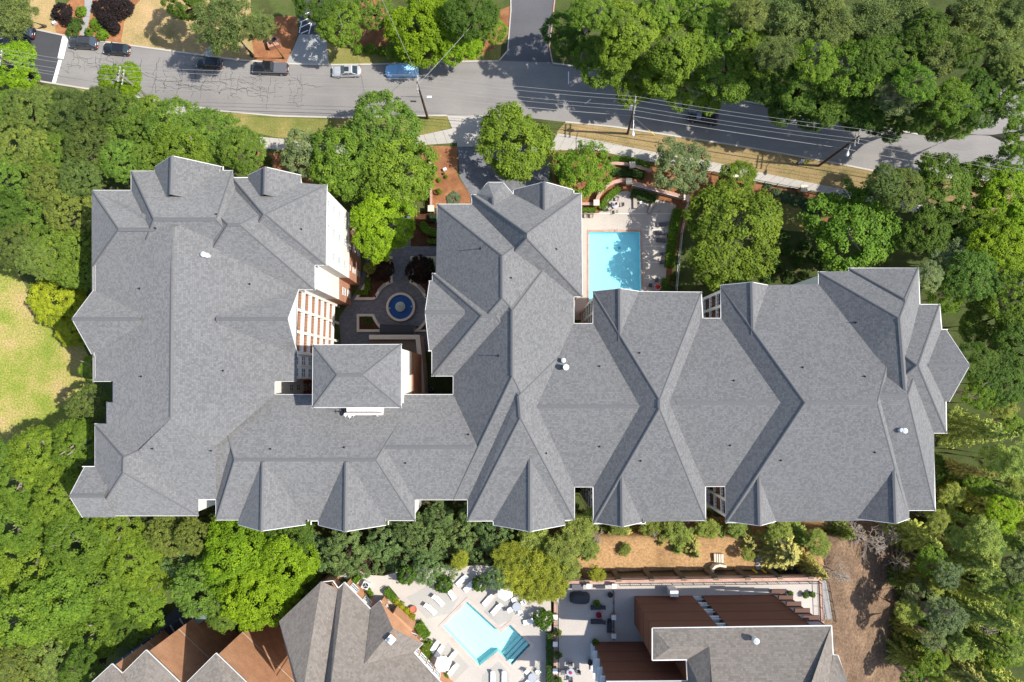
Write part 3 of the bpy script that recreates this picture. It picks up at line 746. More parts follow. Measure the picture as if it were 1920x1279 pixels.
# bvh of all the roof planes, used to set vents on them
_v = []; _t = []
for a, b, c in ROOF_TRIS:
    k = len(_v); _v += [a, b, c]; _t.append((k, k+1, k+2))
ROOF_BVH = BVHTree.FromPolygons(_v, _t)
def on_roof(px, py):
    h = ROOF_BVH.ray_cast(Vector((0, 0, CAM_H)), ray(px, py).normalized())
    return h[0]
for px, py, h in ((901, 466, 1.6), (1043, 467, .5), (958, 521, .5), (935, 667, 1.2), (1124, 687, .5), (1199, 662, .5), (1376, 714, .5), (1369, 835, .5), (1201, 864, .5), (1124, 837, .5), (1024, 850, .5), (1505, 689, .5), (1621, 706, .6), (1464, 863, .5), (1640, 848, .5), (760, 868, .5), (507, 842, .5), (645, 839, .5), (286, 841, .5), (878, 815, .5), (396, 845, .5), (262, 541, .5), (265, 706, .5), (418, 695, .5), (565, 430, .5), (406, 402, .5), (292, 428, .5), (1604, 605, .8), (468, 533, .5)):
    h0 = on_roof(px, py)
    if h0 is None: continue
    MB().tube([h0-Vector((0, 0, 0.2)), h0+Vector((0, 0, h*0.8))], 0.05, 8).lathe([(0.15, 0.02), (0.06, 0.1)], h0, 10).build('vent_pipe', 'dark_metal', main_b)
def big_vent(px, py, r, h, cone=False):
    h0 = on_roof(px, py)
    if h0 is None: return
    m = MB(); m.lathe([(r, -0.5), (r, h), (r*1.25, h), (r*1.25, h+0.18), (0.01, h+0.18+(0.7*r if cone else 0.05))], h0, 16)
    m.build('roof_vent', 'white_metal', main_b, smooth=False)
big_vent(1060, 689, 0.3, 1.0); big_vent(1056, 676, 0.24, 0.5, True); big_vent(384, 478, 0.27, 0.35, True); big_vent(391, 480, 0.24, 0.3)
big_vent(1691, 807, 0.26, 0.55, True); big_vent(1686, 806, 0.2, 0.4, True)
# aerials and dishes bolted beside the roof balcony
for px, py, kind in ((645, 772, 0), (652, 777, 1), (660, 779, 2), (667, 776, 1), (710, 780, 3)):
    h0 = on_roof(px, py) or W(px, py, 24)
    m = MB(); m.tube([h0, h0+Vector((0, 0, 1.1))], 0.04, 6)
    if kind == 3: m.tube([h0+Vector((-1.6, 1.2, 0.3)), h0+Vector((0, 0, 0.5))], 0.05, 6)
    else:
        for k in range(3): m.tube([h0, h0+Vector((math.cos(k*2.1)*0.5, math.sin(k*2.1)*0.5, 0.5))], 0.03, 5)
        if kind in (1, 2): m.lathe([(0.02, 0.95), (0.16, 0.99), (0.24, 1.08)], h0, 14)
        else: m.box(h0+Vector((0, 0, 1.0)), (1.1, 0.06, 0.06)).box(h0+Vector((0.3, 0, 1.0)), (0.06, 0.8, 0.05)).box(h0+Vector((-0.3, 0, 1.0)), (0.06, 0.6, 0.05))
    m.build('aerial', 'white_metal' if kind else 'dark_metal', main_b)

# ================================================================== TREES, HEDGES AND SHRUBS
def leaf_mesh(name, C, Nn, T, size, aspect, tint, mat):
    """C centres, Nn normals, T tangent hints -> one mesh of pointed leaf faces"""
    n = len(C)
    U = T - (T*Nn).sum(1, keepdims=True)*Nn; U /= (np.linalg.norm(U, axis=1, keepdims=True)+1e-9)
    V = np.cross(Nn, U); s = size[:, None]
    bend = Nn*s*0.18
    P = np.stack([C - U*s*0.5, C + V*s*0.5*aspect - bend*0.3, C + U*s*0.5 - bend, C - V*s*0.5*aspect - bend*0.3], 1).reshape(-1, 3)
    me = bpy.data.meshes.new(name)
    me.vertices.add(4*n); me.vertices.foreach_set('co', P.astype(np.float32).ravel())
    me.loops.add(4*n); me.loops.foreach_set('vertex_index', np.arange(4*n, dtype=np.int32))
    me.polygons.add(n); me.polygons.foreach_set('loop_start', np.arange(0, 4*n, 4, dtype=np.int32)); me.polygons.foreach_set('loop_total', np.full(n, 4, dtype=np.int32))
    me.update(calc_edges=True)
    at = me.attributes.new('tint', 'FLOAT', 'POINT'); at.data.foreach_set('value', np.repeat(tint, 4).astype(np.float32))
    me.materials.append(MATS[mat]); return me
def unit(a): return a/(np.linalg.norm(a, axis=1, keepdims=True)+1e-9)
def rand_dirs(n, zmin=-1.0):
    z = RNG.uniform(zmin, 1, n); a = RNG.uniform(0, 2*PI, n); r = np.sqrt(1-z*z)
    return np.stack([r*np.cos(a), r*np.sin(a), z], 1)
def lobed_crown(name, lobes=13, puffs=52, per=58, leaf=0.27, aspect=0.62, puff_r=0.62, zs=0.82, spread=0.60, lr=(0.36, 0.52), loose=0.0, mat='leaf', upb=0.55):
    """crown of radius 5: lobes carry puffs, puffs carry leaves"""
    R = 5.0
    Lc = [np.array([0, 0, 0.25*R])]; Lr = [0.55*R]
    for k in range(lobes):
        a = 2*PI*k/lobes*2.0 + RNG.uniform(-0.5, 0.5); rr = R*spread*RNG.uniform(0.55, 1.0)
        Lc.append(np.array([math.cos(a)*rr, math.sin(a)*rr, R*RNG.uniform(-0.35, 0.42)*(1.15-rr/R)])); Lr.append(R*RNG.uniform(*lr))
    Lc = np.array(Lc); Lr = np.array(Lr)
    PC, PN, PT = [], [], []
    for i in range(len(Lc)):
        npf = int(puffs*(Lr[i]/(0.45*R))**2)
        d = rand_dirs(npf, -0.55); p = Lc[i] + d*Lr[i]*RNG.uniform(0.80, 1.03+loose, (npf, 1))
        ok = np.ones(npf, bool)
        for j in range(len(Lc)):
            if j != i: ok &= np.linalg.norm(p-Lc[j], axis=1) > Lr[j]*0.74
        PC.append(p[ok]); PN.append(d[ok]); PT.append(np.clip(RNG.normal(0.45, 0.16, ok.sum()) + RNG.normal(0, 0.07), 0, 1))
    PC = np.concatenate(PC); PN = np.concatenate(PN); PT = np.concatenate(PT)
    m = len(PC); pr = puff_r*RNG.uniform(0.6, 1.3, m)
    C = np.repeat(PC, per, 0); Nn = np.repeat(PN, per, 0); t = np.repeat(PT, per); prr = np.repeat(pr, per)[:, None]
    d = rand_dirs(len(C), -0.35); C = C + d*prr*RNG.uniform(0.45, 1.0, (len(C), 1))*np.array([1, 1, 0.75])
    nn = unit(d*0.55 + Nn*0.25 + np.array([0.0, 0, upb]) + RNG.normal(0, 0.38, C.shape))
    C[:, 2] *= zs
    t = np.clip(t + RNG.normal(0, 0.13, len(C)), 0, 1)
    return leaf_mesh(name, C, nn, RNG.normal(0, 1, C.shape), leaf*RNG.uniform(0.65, 1.35, len(C)), aspect, t, mat)
def pine_crown(name, puffs=200, per=80, leaf=0.42, zs=0.85):
    R = 5.0; n = puffs
    d = rand_dirs(n, -0.5); rr = R*RNG.uniform(0.35, 1.0, n)**0.6
    lob = 0.78+0.22*np.sin(3*np.arctan2(d[:, 1], d[:, 0])+RNG.uniform(0, 6))*np.sin(5*np.arctan2(d[:, 1], d[:, 0])+RNG.uniform(0, 6))
    PC = d*(rr*lob)[:, None]; PC[:, 2] *= zs
    pr = RNG.uniform(0.55, 1.0, n)
    C = np.repeat(PC, per, 0); e = rand_dirs(len(C), -0.25)
    C = C + e*np.repeat(pr, per)[:, None]*RNG.uniform(0.3, 0.95, (len(C), 1))*np.array([1, 1, 0.55])
    nn = unit(np.cross(e, RNG.normal(0, 1, C.shape)) + np.array([0, 0, 0.6]))
    t = np.clip(np.repeat(RNG.normal(0.45, 0.15, n), per) + RNG.normal(0, 0.12, len(C)), 0, 1)
    return leaf_mesh(name, C, nn, e, leaf*RNG.uniform(0.7, 1.25, len(C)), 0.24, t, 'needle')
def conifer_crown(name, whorls=19, br=11, leaf=0.42, H=11.0, R=3.6, droop=0.16):
    C, Nn, T, tt = [], [], [], []
    for w_ in range(whorls):
        f = w_/(whorls-1); z = H*(f-0.45); L = R*(1-f)**0.8 + 0.3
        for b in range(br if f < 0.8 else 5):
            a = 2*PI*b/br + w_*0.7 + RNG.uniform(-0.25, 0.25); l = L*RNG.uniform(0.7, 1.12); k = int(46*l/2)+10
            s = RNG.uniform(0.12, 1, k)**0.8; dirv = np.array([math.cos(a), math.sin(a), 0]); side = np.array([-math.sin(a), math.cos(a), 0])
            off = RNG.normal(0, 0.26, k)*(1.1-s)*l*0.55
            P = dirv*(s*l)[:, None] + side*off[:, None]; P[:, 2] = z + 0.32*l*s - droop*l*s*s*1.5 + RNG.normal(0, 0.09, k)
            C.append(P); Nn.append(np.tile([0, 0, 1.0], (k, 1)) + RNG.normal(0, 0.4, (k, 3))); T.append(np.tile(dirv, (k, 1)) + side*np.sign(off)[:, None]*0.8 + RNG.normal(0, 0.25, (k, 3)))
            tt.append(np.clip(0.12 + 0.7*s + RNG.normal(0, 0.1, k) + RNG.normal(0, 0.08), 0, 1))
    C = np.concatenate(C); Nn = unit(np.concatenate(Nn)); T = np.concatenate(T); tt = np.concatenate(tt)
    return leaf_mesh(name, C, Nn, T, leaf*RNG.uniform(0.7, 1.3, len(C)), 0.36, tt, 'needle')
def trunk_mesh(name, limbs=6, r=0.24, mat='bark', spread=2.6):
    m = MB(); m.tube([(0, 0, -0.02), (0.02, 0.01, 0.06), (0.05, -0.03, 0.55), (0.0, 0.04, 1.02)], [r*1.35, r, r*0.8, r*0.45], 8)
    for k in range(limbs):
        a = 2*PI*k/limbs + random.uniform(-0.3, 0.3); z0 = random.uniform(0.55, 0.85); L = spread*random.uniform(0.7, 1.15)
        m.tube([(0.02, 0, z0), (math.cos(a)*L*0.45, math.sin(a)*L*0.45, z0+0.14), (math.cos(a)*L, math.sin(a)*L, z0+random.uniform(0.2, 0.36))], [r*0.5, r*0.3, r*0.1], 6)
    return m.build(name, mat, None, link_it=False)
def bare_mesh(name, H=9.0, n=46):
    m = MB(); m.tube([(0, 0, 0), (0.1, 0, H*0.5), (0.25, 0.1, H)], [0.16, 0.1, 0.03], 6)
    for k in range(n):
        f = random.uniform(0.2, 0.98); a = random.uniform(0, 2*PI); L = (1.1-f)*random.uniform(1.6, 3.2)+0.4; z = H*f
        p = Vector((0.2*f, 0.05*f, z)); q = p+Vector((math.cos(a)*L*0.5, math.sin(a)*L*0.5, 0.25*L)); e = p+Vector((math.cos(a)*L, math.sin(a)*L, 0.3*L+random.uniform(-0.3, 0.2)))
        m.tube([p, q, e], [0.045, 0.035, 0.014], 4, False)
        for j in range(4):
            s = random.uniform(0.3, 0.95); b = q.lerp(e, s); ab = a+random.choice((-1, 1))*random.uniform(0.5, 1.0); l2 = L*0.35*random.uniform(0.5, 1.1)
            m.tube([b, b+Vector((math.cos(ab)*l2, math.sin(ab)*l2, 0.12*l2))], [0.025, 0.012], 4, False)
    return m.build(name, 'pale_bark', None, link_it=False)
CROWN = {
 'broad': [lobed_crown('crown_broad') for k in range(3)],
 'airy':  [lobed_crown('crown_airy', lobes=13, puffs=44, per=54, leaf=0.27, puff_r=0.68, loose=0.10, spread=0.66, lr=(0.28, 0.42)) for k in range(2)],
 'fine':  [lobed_crown('crown_fine', lobes=15, puffs=62, per=44, leaf=0.24, puff_r=0.5, lr=(0.40, 0.54), zs=0.9, spread=0.56) for k in range(3)],
 'magnolia': [lobed_crown('crown_magnolia', lobes=15, puffs=30, per=56, leaf=0.28, aspect=0.5, puff_r=0.6, lr=(0.24, 0.36), spread=0.72, zs=0.95, upb=0.35) for k in range(3)],
 'pine':  [pine_crown('crown_pine') for k in range(3)],
 'conifer': [conifer_crown('crown_conifer') for k in range(3)],
 'shrub': [lobed_crown('crown_shrub', lobes=5, puffs=26, per=30, leaf=0.62, puff_r=0.8, lr=(0.5, 0.6), spread=0.4) for k in range(2)],
}
random.seed(5)
TRUNK = [trunk_mesh('trunk', 6), trunk_mesh('trunk', 7, 0.2, 'pale_bark'), trunk_mesh('trunk', 4, 0.17, 'bark', 1.6)]
BARE = [bare_mesh('branches', 9.5), bare_mesh('branches', 8.0)]
KINDS = {   # crown, colour, trunk
 'bright': ('broad', (0.160, 0.245, 0.026), 1), 'lime': ('broad', (0.200, 0.315, 0.014), 0), 'mid': ('fine', (0.142, 0.225, 0.032), 0),
 'dark': ('fine', (0.110, 0.155, 0.036), 0), 'deep': ('broad', (0.092, 0.160, 0.022), 0), 'pine': ('pine', (0.175, 0.220, 0.062), 0),
 'olive': ('fine', (0.175, 0.225, 0.045), 0), 'yellow': ('broad', (0.310, 0.370, 0.026), 0), 'pale': ('airy', (0.180, 0.235, 0.095), 1),
 'green': ('airy', (0.130, 0.225, 0.022), 1), 'magnolia': ('magnolia', (0.165, 0.245, 0.080), 0), 'conifer': ('conifer', (0.360, 0.350, 0.120), 2),
 'fir': ('conifer', (0.220, 0.290, 0.070), 2), 'plum': ('fine', (0.030, 0.018, 0.015), 0), 'gold': ('pine', (0.310, 0.350, 0.045), 2), 'feather': ('pine', (0.310, 0.370, 0.085), 2), 'spray': ('conifer', (0.340, 0.390, 0.100), 2)}
def poly_y(P, x):
    for i in range(len(P)-1):
        if P[i].x <= x <= P[i+1].x: return P[i].y + (P[i+1].y-P[i].y)*(x-P[i].x)/max(1e-6, P[i+1].x-P[i].x)
    return P[0].y if x < P[0].x else P[-1].y
_RN = wl(ROAD_N+ROAD_N2); _RS = wl(ROAD_S)
def clear_base(x, y, px, py):
    """no trunk stands in the carriageway: it stands on the verge and leans"""
    yn, ys = poly_y(_RN, x), poly_y(_RS, x)
    if ys-0.6 < y < yn+0.8: return yn+0.9 if W(px, py).y > (yn+ys)/2 else ys-0.8
    return y
def tree(px, py, rpx, h, kind, label, group=None, name='tree', base=0.0, vs=0.82):
    cr, c, tk = KINDS[kind]
    zc = base+h*0.65
    for _ in range(4):
        R = rpx*mpp(px, py, zc); zc = base+max(h-vs*R, h*0.42)
    if cr == 'conifer': zc = base+h*0.47; p = W(px, py, base+h*0.55)
    else: p = W(px, py, zc)
    k = R/(3.6 if cr == 'conifer' else 5.0)
    kz = h/11.0*0.95 if cr == 'conifer' else (h-(zc-base))/(5.0*0.98)
    by = clear_base(p.x, p.y, px, py) if base == 0 else p.y
    t = thing(name, label, 'tree', (p.x, by, base), 0, group)
    ax = Vector((0, p.y-by, zc-base))
    tr = link('trunk', TRUNK[tk], t); tr.scale = (k, k, ax.length); tr.rotation_euler = (ax.to_track_quat('Z', 'Y') @ Matrix.Rotation(random.uniform(0, 6.28), 3, 'Z').to_quaternion()).to_euler() if abs(ax.y) > 0.01 else (0, 0, random.uniform(0, 6.28))
    o = link('crown', random.choice(CROWN[cr]), t); o.location = ax; o.scale = (k, k, kz); o.rotation_euler = (0, 0, random.uniform(0, 2*PI))
    j = random.uniform(0.84, 1.16); y = random.uniform(-0.08, 0.08)
    o.color = (c[0]*j*(1+y), c[1]*j, c[2]*j*(1-y), 1)
    return t
def grove(rows, labels, group, h=(15, 20), base=0.0, street=False, marks=()):
    for px, py, r, kind in rows:
        lb = labels[kind]
        if marks:
            mk = min(marks, key=lambda m: (m[0]-px)**2+(m[1]-py)**2)[2]
            lb = ('small ' if r < 40 else 'large ' if r >= 55 else 'medium sized ')+lb+' '+mk
        if street:      # lower trees towards the kerb
            edge = 125+max(0, px-1035)*0.19; f = max(0.0, min(1.0, (edge-py+25)/110.0)); hh = 8.5+f*(h[1]-8.5)
            tree(px, py, r, hh*random.uniform(0.95, 1.05), kind, lb, group, base=base); continue
        tree(px, py, r, random.uniform(*h), kind, lb, group, base=base)

# --- trees one can point at
tree(965, 270, 72, 11, 'bright', 'full round bright green tree beside the driveway mouth', vs=0.9)
tree(1090, 322, 58, 10, 'green', 'rounded green tree between the driveway and the curved brick wall')
tree(1272, 312, 56, 10, 'pale', 'loose olive green tree leaning over the curved brick wall by the pavement')
tree(1375, 440, 98, 16.5, 'bright', 'large bright green tree shading the swimming pool terrace')
tree(1592, 430, 92, 15, 'green', 'large spreading green tree north of the east roof, by the lawn')
tree(1380, 345, 42, 9, 'bright', 'bright green tree growing into the iron fence on the pavement edge')
tree(718, 245, 78, 14, 'mid', 'dark green dense tree at the kerb beside the wooden utility pole')
tree(655, 300, 72, 14, 'bright', 'broad bright green tree north of the west roof gables')
tree(745, 330, 76, 15, 'bright', 'tall bright green tree beside the mulch bed and brick garden wall')
tree(718, 425, 62, 15, 'lime', 'bright tree overhanging the courtyard and the white stucco wall')
tree(575, 285, 52, 11, 'pale', 'pale grey green open tree over the pavement behind the west roof')
tree(425, 45, 68, 15, 'pine', 'tall pale pine over the dry grass across the street')
tree(488, 50, 34, 13, 'pine', 'smaller pine beside the brick sign monument')
tree(25, 28, 54, 11, 'pine', 'pine overhanging the black car at the stop line')
tree(640, 45, 48, 11, 'bright', 'bright green tree beside the hatched parking bay')
tree(790, 55, 68, 11, 'lime', 'wide lime green tree behind the clipped shrub row')
tree(860, 82, 42, 9, 'lime', 'small lime green tree at the corner of the side road')
tree(885, 25, 52, 13, 'deep', 'dark green tree between the lime tree and the side road')
tree(700, 15, 42, 9, 'mid', 'mid green tree in the mulch west of the lime tree')
tree(745, 92, 26, 5, 'bright', 'small bright tree at the end of the clipped shrub row')
tree(925, 60, 26, 7, 'bright', 'small bright tree at the mouth of the side road')
tree(820, 15, 46, 9, 'lime', 'lime green tree behind the wide lime tree')
tree(590, 5, 40, 12, 'deep', 'dark tree at the head of the parking bay')
tree(345, -5, 45, 13, 'deep', 'dark tree behind the dry lawn across the street')
tree(1065, 55, 46, 12, 'deep', 'dark green tree on the grassy corner of the side road')
tree(228, 152, 40, 11, 'lime', 'lime green tree wrapped round the utility pole at the kerb')
tree(30, 125, 46, 11, 'lime', 'lime green tree beside the leaning pole near the stop line')
tree(116, 560, 56, 8, 'yellow', 'yellow green tree at the top of the lawn by the west gable')
tree(142, 618, 34, 6, 'yellow', 'small yellow green tree between lawn and west gable')
tree(712, 503, 28, 4.6, 'plum', 'dark purple tree in the west courtyard planter', vs=0.8)
tree(788, 505, 28, 4.6, 'plum', 'dark purple tree in the east courtyard planter', vs=0.8)
tree(693, 503, 12, 5.2, 'olive', 'narrow olive shrub tree against the brick wall of the courtyard')
# --- groves
grove([(1130, 110, 52, 'bright'), (1180, 50, 58, 'bright'), (1195, 155, 46, 'bright'), (1262, 85, 62, 'bright'), (1290, 170, 42, 'bright'), (1345, 55, 58, 'bright'), (1365, 138, 60, 'bright'), (1415, 100, 46, 'bright'), (1240, 15, 44, 'bright'), (1110, 20, 42, 'bright'), (1310, 10, 44, 'bright'), (1330, 192, 24, 'bright'), (1245, 140, 50, 'bright'), (1160, 95, 46, 'bright')],
      {'bright': 'bright leafy tree across the street,'}, 'bright grove across the street', (17, 19), street=True, marks=((1110, 60, 'beside the side road'), (1190, 190, 'above the pole with the transformer'), (1320, 210, 'above the black moving car'), (1260, 40, 'deep in the grove'), (1420, 90, 'where the grove meets the pines'), (1350, 110, 'in the thick of the grove')))
grove([(1480, 35, 62, 'pine'), (1560, 55, 56, 'pine'), (1640, 45, 60, 'pine'), (1700, 20, 52, 'pine'), (1770, 100, 52, 'pine'), (1868, 55, 70, 'pine'), (1885, 115, 52, 'pine'), (1830, 10, 60, 'pine'), (1455, 100, 42, 'pine'), (1400, 20, 44, 'pine'), (1905, 10, 50, 'pine'), (1545, 0, 50, 'pine'),
       (1590, 125, 60, 'green'), (1683, 178, 46, 'pale'), (1725, 205, 44, 'deep'), (1500, 165, 52, 'deep'), (1625, 205, 40, 'deep'), (1560, 195, 42, 'deep'), (1785, 190, 46, 'green'), (1835, 165, 40, 'deep'), (1470, 200, 36, 'deep'), (1690, 105, 48, 'deep'), (1740, 60, 44, 'deep'), (1660, 232, 36, 'deep'), (1600, 215, 34, 'deep'), (1530, 110, 44, 'green'), (1760, 240, 30, 'green'), (1905, 140, 40, 'olive'), (1895, 190, 42, 'green'), (1842, 208, 36, 'deep'), (1918, 255, 40, 'green'), (1800, 232, 32, 'green'), (1805, 95, 36, 'deep'), (1515, 215, 32, 'deep'), (1640, 110, 40, 'deep'), (1715, 150, 40, 'green'), (1430, 165, 34, 'deep')],
      {'pine': 'olive pine across the street', 'green': 'mid green tree across the street', 'deep': 'dark green tree across the street', 'pale': 'pale leafy tree across the street', 'olive': 'olive tree across the street'}, 'wood across the street', (17, 22), street=True, marks=((1460, 90, 'where the wood meets the bright grove'), (1600, 230, 'at the kerb opposite the dark pole'), (1480, 200, 'at the kerb beyond the moving car'), (1780, 200, 'at the kerb beside the side street'), (1880, 100, 'above the side street'), (1620, 40, 'at the back of the wood'), (1770, 60, 'around the round pine'), (1680, 140, 'in the heart of the wood'), (1545, 120, 'in the near half of the wood')))
grove([(1690, 355, 46, 'dark'), (1760, 345, 58, 'deep'), (1840, 340, 52, 'green'), (1890, 375, 58, 'lime'), (1795, 425, 58, 'deep'), (1875, 470, 58, 'lime'), (1735, 440, 46, 'deep'), (1820, 520, 50, 'deep'), (1900, 560, 56, 'bright'), (1772, 555, 38, 'green'), (1850, 605, 50, 'deep'), (1905, 650, 50, 'deep'), (1835, 675, 38, 'deep'), (1785, 490, 44, 'pale'), (1660, 340, 34, 'dark'), (1920, 420, 48, 'lime'), (1845, 430, 46, 'bright'), (1880, 720, 46, 'deep'), (1835, 735, 36, 'green'), (1740, 520, 30, 'pale'), (1918, 510, 40, 'deep'), (1920, 610, 40, 'deep'), (1900, 300, 34, 'green')],
      {'dark': 'dense dark tree', 'deep': 'deep green tree', 'green': 'mid green tree', 'lime': 'lime green tree', 'bright': 'bright green tree', 'pale': 'pale grey green tree'}, 'wood east of the building', (13, 18), marks=((1680, 350, 'by the end of the pavement'), (1780, 380, 'between pavement and east roof'), (1890, 380, 'beside the street bend'), (1760, 520, 'against the north east roof corner'), (1850, 480, 'inside the east wood'), (1900, 580, 'at the back of the east wood'), (1840, 690, 'below the pointed east gable'), (1830, 620, 'beside the pointed east gable')))
grove([(60, 205, 52, 'olive'), (130, 218, 52, 'dark'), (190, 205, 46, 'dark'), (245, 232, 62, 'mid'), (330, 240, 60, 'mid'), (402, 258, 58, 'mid'), (455, 282, 46, 'mid'), (345, 280, 56, 'bright'), (170, 275, 55, 'dark'), (110, 290, 52, 'mid'), (40, 272, 56, 'olive'), (18, 330, 52, 'mid'), (92, 345, 46, 'olive'), (150, 335, 42, 'dark'), (60, 402, 55, 'mid'), (130, 395, 50, 'olive'), (28, 460, 46, 'dark'), (110, 470, 60, 'mid'), (148, 508, 40, 'mid'), (225, 300, 44, 'mid'), (280, 300, 36, 'mid'), (10, 210, 46, 'mid'), (70, 480, 44, 'olive'), (10, 400, 40, 'deep'), (280, 205, 30, 'mid')],
      {'olive': 'olive tree', 'dark': 'dark fine leaved tree', 'mid': 'mid green tree', 'bright': 'bright leafy tree', 'deep': 'deep green tree'}, 'wood west of the building', (11, 15), marks=((60, 180, 'beside the leaning pole and stop line'), (230, 200, 'below the lime kerb tree'), (430, 270, 'along the verge north of the west roof'), (300, 290, 'touching the north west roof gable'), (150, 300, 'off the north west roof corner'), (30, 280, 'deep in the west wood'), (130, 430, 'along the west eave'), (40, 430, 'in the middle of the west wood'), (20, 570, 'at the top corner of the lawn'), (140, 510, 'behind the yellow green tree')))
grove([(80, 850, 60, 'bright'), (140, 828, 46, 'bright'), (35, 900, 60, 'bright'), (112, 925, 56, 'bright'), (28, 985, 60, 'bright'), (60, 1060, 68, 'bright'), (150, 1015, 64, 'bright'), (222, 985, 50, 'bright'), (110, 1130, 68, 'bright'), (200, 1088, 64, 'bright'), (40, 1160, 68, 'bright'), (255, 1052, 54, 'bright'), (262, 1140, 54, 'bright'), (172, 1190, 56, 'bright'), (92, 1232, 58, 'olive'), (28, 1260, 58, 'olive'), (150, 1262, 44, 'deep'), (312, 1000, 44, 'olive'), (292, 1080, 44, 'bright'), (342, 1055, 44, 'magnolia'), (380, 1105, 58, 'mid'), (545, 1005, 46, 'deep'), (362, 1008, 36, 'olive'), (182, 905, 26, 'deep'), (568, 1120, 44, 'mid'), (420, 1140, 42, 'mid'), (235, 1180, 36, 'deep'), (165, 760, 40, 'dark'), (170, 690, 24, 'bright'), (-20, 850, 36, 'deep')],
      {'bright': 'bright green tree', 'olive': 'olive tree', 'deep': 'deep green tree', 'magnolia': 'blue green tree', 'mid': 'mid green tree', 'dark': 'dark tree'}, 'wood south west of the building', (13, 18), marks=((100, 830, 'along the lower edge of the lawn'), (170, 730, 'in the notch by the west wall'), (200, 960, 'off the south west roof gable'), (330, 1010, 'under the south west eave'), (40, 950, 'just west of the south west gable'), (130, 1040, 'in the middle of the south west wood'), (40, 1130, 'deep in the south west wood'), (270, 1130, 'above the glazed walkway'), (120, 1240, 'below the service lane trees'), (400, 1120, 'over the tall brick wings'), (560, 1060, 'between lime trees and evergreen row'), (190, 1170, 'beside the service lane')))
grove([(440, 1040, 72, 'lime'), (485, 1115, 66, 'lime'), (540, 1060, 56, 'lime')], {'lime': 'vivid lime green tree'}, 'lime trees by the brick neighbour', (19, 21), marks=((440, 1030, 'under the south west roof notch'), (485, 1120, 'overhanging the tall brick wings'), (545, 1060, 'beside the evergreen row')))
grove([(600, 1035, 40, 'magnolia'), (650, 1028, 44, 'magnolia'), (690, 1058, 40, 'magnolia'), (722, 1010, 42, 'magnolia'), (762, 1048, 44, 'magnolia'), (800, 1008, 46, 'magnolia'), (842, 1058, 44, 'magnolia'), (862, 1000, 44, 'magnolia'), (822, 965, 30, 'magnolia'), (905, 1040, 40, 'magnolia'), (930, 1000, 38, 'magnolia'), (770, 990, 34, 'magnolia'), (645, 1070, 34, 'magnolia'), (885, 965, 24, 'magnolia'), (800, 1065, 34, 'magnolia')],
      {'magnolia': 'glossy clumped evergreen'}, 'evergreen row south of the building', (16, 19), marks=((620, 1050, 'at the end beside the lime trees'), (700, 1050, 'above the air conditioner path'), (720, 1000, 'under the paired south gables'), (820, 960, 'in the roof notch beside the centre block'), (780, 1050, 'behind the neighbour pool deck'), (860, 1050, 'beside the lone golden conifer'), (920, 1020, 'at the end beside the golden conifers')))
grove([(862, 1050, 22, 'gold'), (958, 1045, 40, 'gold'), (1002, 1005, 40, 'feather'), (1022, 1058, 48, 'gold'), (965, 1088, 38, 'gold'), (1030, 1098, 40, 'gold'), (1085, 992, 38, 'feather'), (1055, 1030, 40, 'feather'), (985, 1030, 32, 'fir'), (1060, 1065, 34, 'feather'), (1000, 1105, 34, 'gold'), (925, 1085, 26, 'magnolia'), (1110, 970, 24, 'feather')],
      {'gold': 'golden conifer', 'feather': 'yellow green conifer', 'fir': 'green fir', 'magnolia': 'glossy evergreen'}, 'golden conifers south of the building', (17, 20),
      marks=((860, 1050, 'standing alone in the evergreen row'), (960, 1060, 'above the white chairs'), (1020, 1080, 'by the corner of the terrace'), (1060, 1000, 'under the centre south gable'), (1000, 1010, 'between centre gable and golden trees'), (925, 1080, 'above the pool head loungers')))
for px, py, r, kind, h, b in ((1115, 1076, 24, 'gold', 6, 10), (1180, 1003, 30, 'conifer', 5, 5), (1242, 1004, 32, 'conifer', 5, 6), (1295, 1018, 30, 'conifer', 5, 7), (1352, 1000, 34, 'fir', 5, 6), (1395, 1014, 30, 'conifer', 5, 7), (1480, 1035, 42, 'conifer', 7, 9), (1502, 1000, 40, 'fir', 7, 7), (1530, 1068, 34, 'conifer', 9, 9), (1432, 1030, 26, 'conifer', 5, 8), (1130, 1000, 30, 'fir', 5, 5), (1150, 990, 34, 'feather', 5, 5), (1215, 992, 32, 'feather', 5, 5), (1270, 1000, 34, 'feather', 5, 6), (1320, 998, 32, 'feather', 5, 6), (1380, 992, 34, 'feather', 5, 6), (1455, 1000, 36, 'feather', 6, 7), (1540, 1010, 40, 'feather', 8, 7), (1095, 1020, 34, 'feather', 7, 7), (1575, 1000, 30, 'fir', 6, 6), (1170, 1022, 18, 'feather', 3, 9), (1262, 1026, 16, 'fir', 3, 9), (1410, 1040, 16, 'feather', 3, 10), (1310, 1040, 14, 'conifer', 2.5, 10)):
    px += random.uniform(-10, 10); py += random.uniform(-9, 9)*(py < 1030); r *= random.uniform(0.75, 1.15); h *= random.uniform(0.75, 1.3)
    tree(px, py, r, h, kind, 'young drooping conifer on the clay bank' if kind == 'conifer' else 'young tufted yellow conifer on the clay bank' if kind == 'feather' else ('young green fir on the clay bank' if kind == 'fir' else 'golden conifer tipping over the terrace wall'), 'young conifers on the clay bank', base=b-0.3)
_sr = random.Random(21); se = []
for k in range(400):
    px, py = _sr.uniform(1690, 1925), _sr.uniform(755, 1285)
    if px < 1775+(py < 820)*20 and py < 960: continue
    if px < 1700+max(0, (1010-py))*0.6: continue
    r = _sr.uniform(22, 46)
    if any((px-q[0])**2+(py-q[1])**2 < (0.50*(r+q[2]))**2 for q in se): continue
    se.append((px, py, r, _sr.choice(('feather', 'feather', 'spray', 'spray', 'fir', 'conifer', 'bright', 'pale'))))
